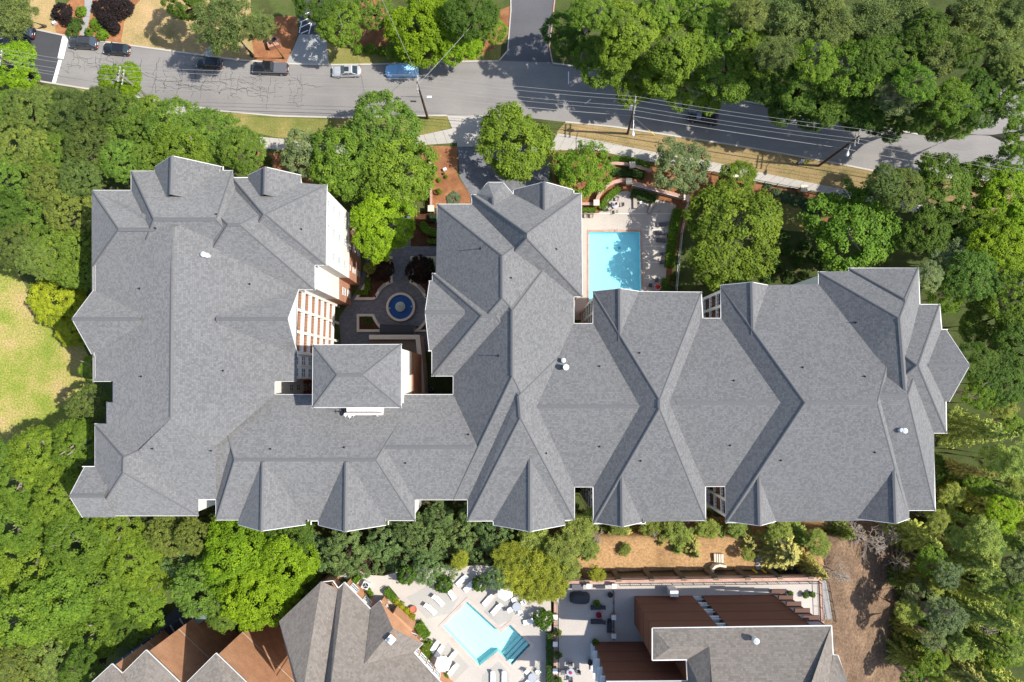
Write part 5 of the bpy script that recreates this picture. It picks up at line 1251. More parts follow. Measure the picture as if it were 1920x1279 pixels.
pillar(1118.5, 380, 'brick pillar with pale cap at the start of the curved pool wall')
pillar(1179.5, 340, 'brick pillar with pale cap at the top of the curved pool wall')
pillar(1287.5, 370, 'brick pillar with pale cap at the corner of the pool railing')
pillar(1186, 309, 'brick pillar with pale cap in the outer curved wall')
pillar(808, 391, 'brick pillar with square pale cap beside the centre roof corner', s=1.0)
pillar(1377, 327, 'brick pillar with pale cap half hidden by the fence tree', s=1.0)
pillar(1508, 353, 'brick pillar with white cap on the pavement fence', s=1.05)
def fence(a, b, label, h=1.3, mat='black_rail', z=0.0):
    A = W(a[0], a[1], z); B = W(b[0], b[1], z)
    t = thing('iron_fence', label, 'fence', (0, 0, 0)); up = Vector((0, 0, 1)); L = (B-A).length; n = max(1, int(L/2.0))
    MB().bar(A+up*h, B+up*h, 0.06).build('top_rail', mat, t); MB().bar(A+up*0.2, B+up*0.2, 0.05).build('bottom_rail', mat, t)
    for k in range(n+1): p = A.lerp(B, k/n); MB().bar(p, p+up*(h+0.08), 0.08).build('post', mat, t)
    pk = MB()
    for k in range(int(L/0.16)): p = A.lerp(B, (k+0.5)/int(L/0.16)); pk.bar(p+up*0.2, p+up*h, 0.02)
    o = pk.build('pickets', mat, t); o['kind'] = 'stuff'
    return t
fence((1333, 326), (1374, 334), 'black iron fence west of the half hidden pillar')
fence((1384, 336), (1500, 358), 'black iron fence between the two pavement pillars')
fence((1514, 361), (1570, 372), 'black iron fence east of the white capped pillar')
fence((1289, 374), (1276, 440), 'pale pool railing behind the long hedge, street end', 1.3, 'white_metal')
fence((1276, 440), (1265, 560), 'pale pool railing behind the long hedge, building end', 1.3, 'white_metal')
fence((1184, 351), (1284, 377), 'pale railing below the sloping brick wall of the pool', 1.1, 'white_metal')
fence((807, 330), (808, 386), 'dark rail on top of the straight garden wall', 1.6, 'black_rail')

# courtyard fountain
fc = W(751, 575.5, 0.5)
ft = thing('fountain', 'round tiered stone fountain in a blue basin at the courtyard centre', 'fountain', (fc.x, fc.y, 0))
MB().lathe([(2.36, 0), (2.36, 0.5), (2.34, 0.55), (2.0, 0.55), (1.98, 0.5), (1.98, 0.06)], n=48).build('basin_rim', 'cream_stone', ft)
MB().lathe([(1.99, 0.08), (0.01, 0.08)], n=48).build('basin_floor', 'pool_blue', ft)
MB().lathe([(0.01, 0.36), (1.99, 0.36)], n=48).build('water', 'fountain_water', ft)
MB().lathe([(0.35, 0.05), (0.3, 0.6), (0.16, 0.9), (0.16, 1.05)], n=20).build('pedestal', 'fountain_stone', ft, smooth=True)
for r, z in ((0.82, 0.75), (0.55, 1.15), (0.3, 1.5)):
    MB().lathe([(0.1, z-0.18), (r*0.7, z-0.1), (r, z+0.08), (r*0.96, z+0.1), (r*0.6, z), (0.08, z-0.02)], n=28).build('bowl', 'fountain_stone', ft, smooth=True)
MB().lathe([(0.08, 1.4), (0.06, 1.75), (0.12, 1.82), (0.01, 1.95)], n=14).build('finial', 'fountain_stone', ft, smooth=True)
for s in (-1, 1): MB().lathe([(0.09, 0.3), (0.09, 0.42), (0.01, 0.44)], (s*1.75, 0.1 if s > 0 else -0.2, 0), 10).build('basin_light', 'lamp_clear', ft)
def arc(cx, cy, r, a0, a1, n=12): return [(cx+r*math.cos(math.radians(a0+(a1-a0)*k/n)), cy+r*math.sin(math.radians(a0+(a1-a0)*k/n))) for k in range(n+1)]
def planter(pts, label, soil):
    P = wl(pts, 0.45); t = thing('stone_planter', label, 'planter')
    path_strip('planter_wall', P, 0.42, 0.0, 0.45, 'cream_stone', t, None, True)
    s = sheet('planter_soil', [(p.x, p.y, 0) for p in inset(P, 0.1)] if False else P, 0.3, soil, world=True, kind=None); s.parent = t
    return t
planter([(733, 483), (733, 522)] + arc(751, 575, 50, 250, 202, 8)[0:9] + [(700, 560), (668, 560), (690, 525), (692, 483)], 'cream walled planter holding the west purple tree', 'bark_mulch')
planter([(772, 483), (815, 483), (815, 560)] + arc(751, 575, 50, 338, 292, 8) + [(772, 522)], 'cream walled planter holding the east purple tree', 'bark_mulch')
planter([(671, 591), (698, 591)] + arc(751, 575, 54, 162, 128, 6) + [(716, 620), (671, 620)], 'small cream planter with dark shrub at the courtyard end', 'bark_mulch')
planter([(781, 620), (815, 620), (815, 585)] + arc(751, 575, 54, 18, 52, 6), 'cream planter partly under the centre gable', 'bark_mulch')
def bench(px, py, ang, label):
    p = W(px, py, 0.4); t = thing('stone_bench', label, 'bench', (p.x, p.y, 0), ang)
    MB().box((0, 0, 0.43), (1.6, 0.5, 0.1)).build('seat', 'concrete_grey', t)
    for s in (-1, 1): MB().box((s*0.55, 0, 0.19), (0.2, 0.4, 0.38)).build('leg', 'concrete_grey', t)
bench(716, 539, math.radians(48), 'grey stone bench curving with the west courtyard planter')
bench(790, 541, math.radians(-48), 'grey stone bench beside the east courtyard planter')
for px, py in ((731, 529), (773, 529), (704, 556), (799, 556), (718, 613), (783, 613)):
    p = W(px, py, 0.3); t = thing('bollard_light', 'small dark bollard light at the edge of the courtyard circle', 'light', (p.x, p.y, 0.01), 0, 'courtyard bollard lights')
    MB().lathe([(0.12, 0), (0.12, 0.05), (0.05, 0.06), (0.05, 0.5)], n=10).build('post', 'dark_metal', t); MB().lathe([(0.05, 0.5), (0.16, 0.56), (0.02, 0.66)], n=10).build('hood', 'dark_metal', t)
def canopy(px0, px1, py, label):
    a = W(px0, py, 3.0); b = W(px1, py, 3.0); t = thing('entrance_canopy', label, 'canopy', ((a.x+b.x)/2, a.y, 0)); L = b.x-a.x
    m = MB(); seg = 10
    vs = []; fs = []
    for k in range(seg+1):
        ang = PI*k/seg; 
        for x in (-L/2, L/2): vs.append((x, -0.9*math.cos(ang), 2.6+0.6*math.sin(ang)))
    for k in range(seg): fs.append([2*k, 2*k+1, 2*k+3, 2*k+2])
    mesh('awning', vs, fs, 'charcoal_cover', t)
    for sx in (-1, 1):
        for sy in (-1, 1): MB().bar((sx*L*0.46, sy*0.8, 0.01), (sx*L*0.46, sy*0.8, 2.7), 0.08).build('post', 'dark_metal', t)
canopy(712, 776, 619, 'dark barrel awning over the courtyard entrance')
p = W(789, 690, 0.4)
t = thing('air_conditioner', 'dark condenser unit in the shaded well behind the tower', 'air conditioner', (W(809, 730, .8).x, W(809, 730, .8).y, 0.02))
MB().box((0, 0, 0.4), (0.8, 0.8, 0.8)).build('case', 'dark_metal', t); MB().lathe([(0.3, 0.81), (0.33, 0.83), (0.3, 0.84)], n=18).build('fan_ring', 'galvanised', t)
t = thing('air_conditioner', 'white condenser unit with round fan beside the brick pool house', 'air conditioner', (W(685.5, 1098, ZD+.8).x, W(685.5, 1098, ZD+.8).y, ZD), math.radians(-25))
MB().box((0, 0, 0.42), (0.95, 0.95, 0.8)).build('case', 'white_metal', t); MB().lathe([(0.4, 0.83), (0.42, 0.86), (0.36, 0.86), (0.36, 0.83)], n=22).build('fan_ring', 'galvanised', t)
MB().lathe([(0.36, 0.825), (0.01, 0.825)], n=22).build('fan_well', 'dark_metal', t)
for k in range(3): MB().box((math.cos(k*2.09)*0.18, math.sin(k*2.09)*0.18, 0.84), (0.3, 0.12, 0.02), k*2.09).build('fan_blade', 'galvanised', t)
# sign monument across the street
sm = W(511, 78, 1.0); t = thing('sign_monument', 'pentagonal brick sign monument in the mulch across the street', 'sign', (sm.x, sm.y, 0), 0.3)
MB().prism([(-0.95, -0.8), (0.95, -0.8), (0.95, 0.5), (0, 1.2), (-0.95, 0.5)], 0, 1.0).build('plinth', 'brick', t, True)
MB().box((0.05, 0.1, 1.1), (1.35, 0.45, 0.2), 0.5).build('sign_panel', 'dark_metal', t)
for px, py, lb in ((101, 42, 'small white mailbox box by the mulch across the street'), (834, 317, 'small white utility box in the mulch bed'), (927, 47, 'white utility box under the dark corner tree')):
    p = W(px, py, 0.5); t = thing('utility_box', lb, 'box', (p.x, p.y, 0.01), 0.4); MB().box((0, 0, 0.25), (0.55, 0.4, 0.5)).build('case', 'white_metal', t); MB().box((0, 0, 0.52), (0.6, 0.45, 0.05)).build('lid', 'white_metal', t)

# ---- loungers, chairs, tables, parasols
def make_lounger(frame, cloth):
    t = bpy.data.objects.new('sun_lounger', None); COL.objects.link(t)
    f = MB()
    for s in (-1, 1): f.bar((-0.95, s*0.3, 0.33), (0.45, s*0.3, 0.33), 0.06)
    f.bar((-0.95, -0.3, 0.33), (-0.95, 0.3, 0.33), 0.06); f.build('frame', frame, t)
    for x in (-0.8, 0.55):
        for s in (-1, 1): MB().bar((x, s*0.28, 0.01), (x, s*0.28, 0.33), 0.05).build('leg', frame, t)
    MB().box((-0.25, 0, 0.37), (1.4, 0.58, 0.05)).build('seat', cloth, t)
    b = MB(); b.add([(0.45, -0.29, 0.36), (0.45, 0.29, 0.36), (1.05, 0.29, 0.72), (1.05, -0.29, 0.72), (0.45, -0.29, 0.41), (0.45, 0.29, 0.41), (1.03, 0.29, 0.77), (1.03, -0.29, 0.77)], [[0, 1, 2, 3], [7, 6, 5, 4], [0, 3, 7, 4], [1, 5, 6, 2], [3, 2, 6, 7], [0, 4, 5, 1]]); b.build('backrest', cloth, t)
    return t
LG = {}
def lounger(px, py, ang, style, label, group=None, z=0.03):
    fr, cl = {'grey': ('black_rail', 'grey_sling'), 'taupe': ('dark_metal', 'taupe_sling'), 'white': ('white_paint', 'umbrella_white'), 'dark': ('dark_metal', 'charcoal_cover')}[style]
    if style not in LG: t = LG[style] = make_lounger(fr, cl)
    else: t = copy_tree(LG[style])
    p = W(px, py, z+0.4); t.location = (p.x, p.y, z); t.rotation_euler = (0, 0, math.radians(ang)); tag(t, label, 'lounger', group)
    return t
for px, py, a in ((1243, 420.5, 6), (1240, 436, -1), (1242, 450.5, -5)):
    lounger(px, py, a, 'grey', 'dark framed grey sun lounger in the row between pool and long hedge', 'grey loungers by the pool hedge')
lounger(1191, 380, 90, 'taupe', 'taupe sun lounger standing straight below the dark clipped hedge')
lounger(1221, 390, 62, 'taupe', 'taupe sun lounger turned askew near the terrace corner')
G2 = 'white loungers round the neighbour pool'
for px, py, a, lb in ((822, 1126, 135, 'white lounger with raised back, further from the terracotta pot'), (807, 1142, 137, 'white lounger with raised back beside the terracotta pot'), (866, 1088, 45, 'white lounger in the tree shade at the pool head'), (880, 1099, 45, 'white lounger half under the conifer at the pool head'),
                      (845, 1113, 125, 'white lounger half hidden by the broad leaved bush'), (915, 1125, 48, 'white lounger between pool edge and golden conifers, upper of two'), (931, 1142, 48, 'white lounger between pool edge and golden conifers, lower of two'), (994, 1165, 15, 'white lounger beside the bush at the dividing hedge'),
                      (815, 1213, 57, 'white lounger of the pair behind the white parasol, outer one'), (824, 1221, 57, 'white lounger of the pair behind the white parasol, inner one'), (848, 1231, 52, 'white lounger beside the white parasol facing the pool'), (850, 1255, 52, 'white lounger below the white parasol'),
                      (924, 1272, 90, 'white lounger in the straight pair south of the pool, nearer the house'), (945, 1272, 90, 'white lounger in the straight pair south of the pool, nearer the steps')):
    lounger(px, py, a, 'white', lb, G2, ZD+0.01)
lounger(1121, 1139, 3, 'dark', 'dark terrace lounger beside the covered grill', 'dark terrace loungers', ZD+0.01)
lounger(1121, 1166, 0, 'dark', 'dark terrace lounger beside the red flower pot', 'dark terrace loungers', ZD+0.01)
lounger(1143, 1173, 90, 'dark', 'dark terrace lounger along the dividing rail', 'dark terrace loungers', ZD+0.01)
def make_chair(frame, cloth):
    t = bpy.data.objects.new('patio_chair', None); COL.objects.link(t)
    MB().box((0, 0, 0.43), (0.52, 0.52, 0.06)).build('seat', cloth, t)
    MB().add([(-0.26, -0.26, 0.45), (-0.26, 0.26, 0.45), (-0.42, 0.26, 0.95), (-0.42, -0.26, 0.95), (-0.21, -0.26, 0.46), (-0.21, 0.26, 0.46), (-0.37, 0.26, 0.96), (-0.37, -0.26, 0.96)], [[0, 3, 2, 1], [4, 5, 6, 7], [0, 4, 7, 3], [1, 2, 6, 5], [3, 7, 6, 2], [0, 1, 5, 4]]).build('backrest', cloth, t)
    for sx in (-1, 1):
        for sy in (-1, 1): MB().bar((sx*0.22, sy*0.24, 0.005), (sx*0.22, sy*0.24, 0.42), 0.04).build('leg', frame, t)
    for sy in (-1, 1): MB().bar((-0.3, sy*0.29, 0.64), (0.2, sy*0.29, 0.64), 0.05).build('arm', frame, t)
    return t
CH = {}
def chair(px, py, ang, style, label, group=None, z=0.03, world=None):
    fr, cl = {'taupe': ('dark_metal', 'taupe_sling'), 'dark': ('dark_metal', 'grey_sling'), 'white': ('white_paint', 'umbrella_white')}[style]
    if style not in CH: t = CH[style] = make_chair(fr, cl)
    else: t = copy_tree(CH[style])
    p = world or W(px, py, z+0.5); t.location = (p.x, p.y, z); t.rotation_euler = (0, 0, math.radians(ang)); return tag(t, label, 'chair', group)
def table(px, py, r, style, label, z=0.03, glass=False):
    p = W(px, py, z+0.72); t = thing('round_table', label, 'table', (p.x, p.y, z))
    MB().lathe([(0.01, 0.74), (r, 0.74), (r, 0.70), (0.01, 0.70)], n=24).build('table_top', style, t); MB().lathe([(0.05, 0.7), (0.04, 0.1)], n=10).build('pedestal', 'dark_metal', t); MB().lathe([(0.01, 0.06), (0.3, 0.05), (0.32, 0.005)], n=16).build('foot', 'dark_metal', t)
    return p
def set_round(tp, r, angs, style, label, group, z):
    for a in angs:
        ra = math.radians(a); chair(0, 0, a+180, style, label, group, z, Vector((tp.x+math.cos(ra)*r, tp.y+math.sin(ra)*r, 0)))
def folded_parasol(p, z, label, spread=0.16, top=2.5):
    t = thing('folded_parasol', label, 'parasol', (p.x, p.y, z)); MB().tube([(0, 0, 0.76), (0, 0, top+0.1)], 0.025, 8).build('pole', 'galvanised', t)
    m = MB(); n = 8; vs = []; fs = []
    for k in range(2*n):
        a = PI*k/n; rr = spread*(1.6 if k % 2 == 0 else 0.55); vs.append((math.cos(a)*rr, math.sin(a)*rr, 1.15))
    vs.append((0, 0, top))
    for k in range(2*n): fs.append([k, (k+1) % (2*n), 2*n])
    mesh('canopy', vs, fs, 'red_fabric', t); return t
tp = table(1154, 384, 0.6, 'galvanised', 'round table with folded red parasol by the curved hedge'); folded_parasol(tp, 0.03, 'folded red parasol leaning over the table by the curved hedge', 0.17)
set_round(tp, 1.05, (5, 75, 150, 215, 275), 'taupe', 'taupe patio chair round the table by the curved hedge', 'chairs by the curved hedge', 0.03)
tp = table(1233, 538, 0.6, 'galvanised', 'round table under the red parasol at the south end of the loungers'); folded_parasol(tp, 0.03, 'spreading red parasol at the south end of the loungers', 0.52, 2.0)
set_round(tp, 1.1, (95, 165, 260), 'dark', 'dark patio chair at the table with the spreading red parasol', 'chairs by the spreading parasol', 0.03)
for px, py in ((1241, 477), (1240, 492)): chair(px, py, 180, 'dark', 'dark armchair standing below the row of grey loungers', 'armchairs below the loungers')
for px in (1098, 1109): chair(px, 405, 270, 'taupe', 'taupe chair against the short clipped hedge by the gable', 'chairs by the short hedge')
for px, py, lb in ((1202, 380, 'pale little side table beside the straight taupe lounger'), (1243, 463, 'pale little side table under the grey loungers'), (1236, 396, 'dark little side table in the shaded terrace corner')):
    p = W(px, py, .4); t = thing('side_table', lb, 'table', (p.x, p.y, 0.03)); MB().lathe([(0.01, 0.42), (0.25, 0.42), (0.25, 0.39), (0.01, 0.39)], n=16).build('table_top', 'white_metal' if 'pale' in lb else 'taupe_sling', t); MB().lathe([(0.03, 0.39), (0.03, 0.02), (0.15, 0.01)], n=8).build('stem', 'galvanised', t)
# neighbour pool furniture
tp = table(969, 1138, 0.6, 'galvanised', 'round table with four white chairs by the golden conifers', ZD+0.01); set_round(tp, 0.95, (30, 115, 205, 300), 'white', 'white chair round the table by the golden conifers', 'white chairs by the conifers', ZD+0.01)
tp = table(998.5, 1271, 0.6, 'galvanised', 'round table with four white chairs near the pool steps', ZD+0.01); set_round(tp, 1.0, (45, 135, 225, 315), 'white', 'white chair round the table near the pool steps', 'white chairs near the steps', ZD+0.01)
def open_parasol(px, py, r, z, label, rot=0.2):
    p = W(px, py, z+2.4); t = thing('parasol', label, 'parasol', (p.x, p.y, z), rot); n = 6
    vs = [(math.cos(PI*k/3)*r, math.sin(PI*k/3)*r, 2.2) for k in range(n)] + [(0, 0, 2.75)]
    mesh('canopy', vs, [[k, (k+1) % n, n] for k in range(n)], 'umbrella_white', t); MB().tube([(0, 0, 0.03), (0, 0, 2.8)], 0.03, 8).build('pole', 'galvanised', t)
    MB().lathe([(0.01, 0.1), (0.3, 0.1), (0.32, 0.005)], n=14).build('base', 'dark_metal', t)
    for k in range(n): MB().bar((0, 0, 2.3), (math.cos(PI*k/3)*r*0.95, math.sin(PI*k/3)*r*0.95, 2.18), 0.03).build('rib', 'galvanised', t)
open_parasol(830, 1246, 1.15, ZD, 'open white hexagonal parasol among the loungers'); open_parasol(947, 1112, 1.15, ZD, 'open white parasol half under the golden conifer', 0.5)
def pot(px, py, r, h, label, z, mat='terracotta', plant=None, group=None):
    p = W(px, py, z+h); t = thing('planter_pot', label, 'planter', (p.x, p.y, z+0.005), random.uniform(0, 3), group)
    MB().lathe([(0.01, 0.0), (r*0.7, 0.0), (r, h), (r*0.85, h), (r*0.8, h*0.8), (0.01, h*0.78)], n=18).build('pot', mat, t)
    if plant:
        o = link('plant', random.choice(CROWN['shrub']), t); o.location = (0, 0, h+r*0.5); o.scale = (r*0.28, r*0.28, r*0.22); o.color = (*plant, 1)
pot(775, 1143, 0.5, 0.55, 'large terracotta pot at the pool house bed', ZD)
pot(1123, 1153, 0.35, 0.4, 'pot of red flowers between the dark loungers', ZD, 'terracotta', (0.4, 0.02, 0.06))
pot(766, 1149, 0.25, 0.4, 'small dark pot beside the terracotta pot', ZD, 'dark_metal')
for px, py in ((1047, 1186), (1046, 1228), (1047, 1276), (1116, 1204), (1119, 1131), (1060, 1100)):
    pot(px, py, 0.42, 0.5, 'dark pot with loose green plant on the neighbour terrace', ZD, 'dark_metal', (0.12, 0.18, 0.02), 'terrace plant pots')
for px, py in ((1482, 1113), (1510, 1116), (1522, 1114)):
    pot(px, py, 0.35, 0.45, 'pot with green plant in the sunny terrace corner', ZD, 'dark_metal', (0.08, 0.15, 0.02), 'sunny corner plant pots')
tp = table(1070, 1261, 0.55, 'galvanised', 'round dark table with flowers on the terrace', ZD+0.01); set_round(tp, 0.95, (0, 90, 180, 270), 'dark', 'dark chair round the terrace table', 'terrace chairs', ZD+0.01)
o = thing('flower_bowl', 'bowl of pink flowers on the terrace table', 'flowers', (tp.x, tp.y, ZD+0.75)); MB().lathe([(0.12, 0), (0.22, 0.12), (0.01, 0.2)], n=12).build('bowl', 'magenta_flowers', o)
p = W(1088, 1124, ZD+1); t = thing('covered_grill', 'charcoal fabric cover draped over a long terrace grill', 'grill', (p.x, p.y, ZD+0.005), math.radians(-2))
vs = []; fs = []; nn = 20
for li, (sx, sy, z) in enumerate(((1.38, 0.80, 0), (1.34, 0.76, 0.5), (1.26, 0.66, 0.92), (0.95, 0.36, 1.08), (0.01, 0.01, 1.1))):
    for k in range(nn):
        a = 2*PI*k/nn; c_, s_ = math.cos(a), math.sin(a); f = (abs(c_)**4+abs(s_)**4)**-0.25; f *= 1+0.03*math.sin(k*2.7)*(li < 2)
        vs.append((c_*f*sx, s_*f*sy, z))
for li in range(4):
    for k in range(nn): fs.append([li*nn+k, li*nn+(k+1) % nn, (li+1)*nn+(k+1) % nn, (li+1)*nn+k])
mesh('cover', vs, fs, 'charcoal_cover', t, False, True)
for px, py, w_, d_, mt, lb in ((1083, 1101, 1.55, 0.7, 'grey_sling', 'dark wicker bench against the terrace wall'), (1126, 1101, 1.3, 0.45, 'charcoal_cover', 'low navy cushion bench on a white base at the terrace wall')):
    p = W(px, py, ZD+.5); t = thing('terrace_bench', lb, 'bench', (p.x, p.y, ZD+0.005)); MB().box((0, 0, 0.4), (w_, d_, 0.12)).build('seat', mt, t)
    for s in (-1, 1): MB().box((s*w_*0.42, 0, 0.17), (0.1, d_*0.9, 0.34)).build('leg', 'white_paint' if 'white' in lb else 'dark_metal', t)
for px, py, lb in ((1104, 1099, 'pale cube pedestal at the terrace wall between the benches'), (1151.5, 1099, 'white capped post where the terrace rail meets the wall'), (1151, 1158, 'white capped post in the middle of the terrace dividing rail'), (1151, 1193, 'white capped post at the end of the terrace dividing rail'), (1041, 1208, 'white capped post on the hedge side rail, upper one'), (1041, 1258, 'white capped post on the hedge side rail, lower one'), (1041, 1157, 'white capped post by the sunlit patch of the terrace')):
    pillar(px, py, lb, ZD, 1.25, 0.62, 'terrace posts', 'white_trim')
for px, py, lb in ((1144.5, 1116, 'round dark urn beside the dividing rail'), (1107, 1243, 'round dark urn at the brown wing corner')):
    pot(px, py, 0.38, 0.6, lb, ZD, 'dark_metal')

# ================================================================== VEHICLES, POLES, WIRES, PEOPLE
def loft(sections, close=True):
    vs = []; fs = []; n = len(sections[0])
    for s in sections: vs += s
    for i in range(len(sections)-1):
        for k in range(n): fs.append([i*n+k, i*n+(k+1) % n, (i+1)*n+(k+1) % n, (i+1)*n+k])
    if close: fs.append(list(range(n))[::-1]); fs.append([(len(sections)-1)*n+k for k in range(n)])
    return vs, fs
def ring(x, hw, z0, z1, tw=0.86, sh=0.62):
    """cross section of a car body: sill, shoulder, top"""
    zm = z0+(z1-z0)*sh
    return [(x, -hw*0.9, z0), (x, hw*0.9, z0), (x, hw, z0+(z1-z0)*0.2), (x, hw, zm), (x, hw*tw, z1), (x, 0, z1+0.02), (x, -hw*tw, z1), (x, -hw, zm), (x, -hw, z0+(z1-z0)*0.2)]
def car(px, py, L, ang, kind, paint, label):
    p = W(px, py, 0.9); t = thing('parked_car' if kind != 'driving' else 'moving_car', label, 'car' if kind != 'pickup' else 'pickup truck', (p.x, p.y, 0.02), math.radians(ang))
    suv = kind in ('suv', 'driving'); w_ = 0.96 if kind == 'pickup' else (0.93 if suv else 0.88); H = 1.82 if kind == 'pickup' else (1.68 if suv else 1.45); hood = 1.08 if kind == 'pickup' else (1.0 if suv else 0.86); l = L/2
    tail = {'suv': 1.0, 'driving': 1.0, 'sedan': 0.95, 'hatch': 0.95, 'pickup': 1.05}[kind]
    S = [ring(-l, w_*0.72, 0.35, hood*0.72), ring(-l+0.12, w_*0.9, 0.28, hood*0.88), ring(-l+0.5, w_, 0.26, hood*0.95), ring(-l*0.35, w_, 0.26, hood), ring(l*0.4, w_, 0.26, hood+0.02), ring(l-0.35, w_, 0.27, tail), ring(l-0.1, w_*0.92, 0.3, tail*0.95), ring(l, w_*0.78, 0.38, tail*0.8)]
    vs, fs = loft(S); mesh('body', vs, fs, paint, t, False, True)
    # cabin
    if kind == 'pickup': x0, x1, x2, x3 = -l*0.42, -l*0.2, l*0.16, l*0.22
    elif kind == 'sedan': x0, x1, x2, x3 = -l*0.42, -l*0.08, l*0.45, l*0.8
    else: x0, x1, x2, x3 = -l*0.46, -l*0.18, l*0.72, l*0.93
    def gr(x, hw, z): return [(x, -hw, z), (x, hw, z)]
    hw0 = w_*0.9; hw1 = w_*0.74
    vs = [(x0, -hw0, hood-0.03), (x0, hw0, hood-0.03), (x1, hw1, H-0.03), (x1, -hw1, H-0.03), (x2, -hw1, H-0.04), (x2, hw1, H-0.04), (x3, hw0*0.95, tail-0.02), (x3, -hw0*0.95, tail-0.02)]
    mesh('windows', vs, [[0, 3, 2, 1], [3, 4, 5, 2], [4, 7, 6, 5], [1, 2, 5, 6], [0, 7, 4, 3]], 'glass_dark', t)
    r = MB(); r.add([(x1-0.04, -hw1-0.02, H-0.03), (x1-0.04, hw1+0.02, H-0.03), (x1+0.1, hw1*0.92, H+0.02), (x1+0.1, -hw1*0.92, H+0.02), (x2+0.06, -hw1-0.02, H-0.04), (x2+0.06, hw1+0.02, H-0.04), (x2-0.1, hw1*0.92, H+0.02), (x2-0.1, -hw1*0.92, H+0.02)], [[3, 7, 6, 2], [0, 3, 2, 1], [4, 5, 6, 7], [0, 4, 7, 3], [1, 2, 6, 5]]); r.build('roof_panel', paint, t)
    for s in (-1, 1):
        for xa, za, xb, zb, ya, yb in ((x0, hood, x1, H-0.03, hw0, hw1), (x3, tail, x2, H-0.03, hw0*0.95, hw1), ((x1+x2)/2, hood, (x1+x2)/2, H-0.03, hw0, hw1)):
            MB().bar((xa, s*(ya+0.005), za), (xb, s*(yb+0.01), zb), 0.07).build('roof_pillar', paint, t)
        MB().box((x0+0.25, s*(w_+0.07), hood+0.08), (0.16, 0.16, 0.12)).build('mirror', paint, t)
        MB().box((-l+0.14, s*w_*0.66, hood*0.74), (0.2, 0.4, 0.13)).build('headlight', 'lamp_clear', t)
        MB().box((l-0.08, s*w_*0.72, tail*0.78), (0.16, 0.3, 0.2)).build('taillight', 'tail_red', t)
        for x in (-l*0.62, l*0.6):
            wh = MB(); rr = 0.36 if kind in ('pickup', 'suv', 'driving') else 0.32
            wh.tube([(x, s*(w_-0.22), rr), (x, s*(w_+0.01), rr)], rr, 18); o = wh.build('wheel', 'rubber', t)
            MB().tube([(x, s*(w_-0.1), rr), (x, s*(w_+0.03), rr)], rr*0.62, 14).build('rim', 'galvanised', o)
    MB().box((l-0.02, 0, 0.48), (0.1, w_*1.5, 0.16)).build('bumper', paint, t)
    if suv:
        for s in (-1, 1): MB().bar((x1+0.2, s*hw1*0.85, H+0.06), (x2-0.2, s*hw1*0.85, H+0.06), 0.05).build('roof_rail', 'dark_metal', t)
    if kind == 'sedan': MB().box(((x1+x2)/2-0.25, 0, H+0.022), (0.75, 0.8, 0.02)).build('sunroof', 'glass_dark', t)
    if kind == 'pickup':
        MB().box((l*0.6, 0, tail+0.08), (l*0.72, w_*1.74, 0.1)).build('bed_cover', 'grey_sling', t)
    MB().box((l+0.02, 0, tail*0.62), (0.03, 0.5, 0.12)).build('number_plate', 'white_paint', t)
    return t
car(36, 58, 4.8, -8, 'suv', 'paint_black', 'black car parked under the pine beyond the stop line')
car(155, 79, 4.7, -3, 'suv', 'paint_grey', 'dark grey estate car parked nearest the white stop line')
car(217, 91, 4.4, -5, 'hatch', 'paint_black', 'black hatchback parked behind the dark grey car')
car(391, 116.5, 4.3, -4, 'hatch', 'paint_black', 'black car parked in the pine shadow')
car(506, 127, 5.9, -2, 'pickup', 'paint_black', 'black pickup truck with grey bed cover')
car(649, 132.5, 4.7, 1, 'sedan', 'paint_silver', 'silver saloon with a sunroof')
car(1319, 220, 5.0, -10, 'driving', 'paint_black', 'black car driving in the tree shade along the lower lane')
# covered car
p = W(753, 130.5, 0.9); t = thing('covered_car', 'car under a light blue fabric cover', 'car', (p.x, p.y, 0.02), math.radians(1)); S = []
rnd = random.Random(2)
prof = [(-2.75, 0.55, 0.5), (-2.6, 0.9, 0.85), (-2.1, 1.05, 1.0), (-1.35, 1.1, 1.12), (-0.9, 1.1, 1.3), (-0.55, 1.06, 1.72), (0.2, 1.05, 1.78), (1.2, 1.05, 1.76), (2.0, 1.05, 1.66), (2.45, 1.05, 1.3), (2.65, 0.95, 0.9), (2.75, 0.75, 0.5)]
for x, hw, z in prof:
    s = []
    for k in range(17):
        a = PI*k/16; c_, s_ = math.cos(a), math.sin(a); f = (abs(c_)**3.2+abs(s_)**3.2)**(-1/3.2)
        wob = 1+0.035*math.sin(k*1.9+x*3.0)+rnd.uniform(-0.02, 0.02); y = c_*f*hw*wob; zz = s_*f*z*(1+0.015*math.sin(x*5+k))
        s.append((x, y, max(0.02, zz)))
    S.append(s)
vs = [v for s in S for v in s]; fs = []
for i in range(len(S)-1):
    for k in range(16): fs.append([i*17+k, i*17+k+1, (i+1)*17+k+1, (i+1)*17+k])
fs += [list(range(17)), [(len(S)-1)*17+k for k in range(17)][::-1]]
mesh('cover', vs, [f[::-1] for f in fs], 'blue_tarp', t, False, True)
MB().bar((-0.62, -1.02, 1.62), (-0.62, 1.02, 1.62), 0.06).build('cover_seam', 'blue_tarp', t)
for x in (-1.7, 1.75):
    for s in (-1, 1):
        MB().tube([(x, s*0.75, 0.33), (x, s*0.98, 0.33)], 0.33, 16).build('wheel', 'rubber', t)

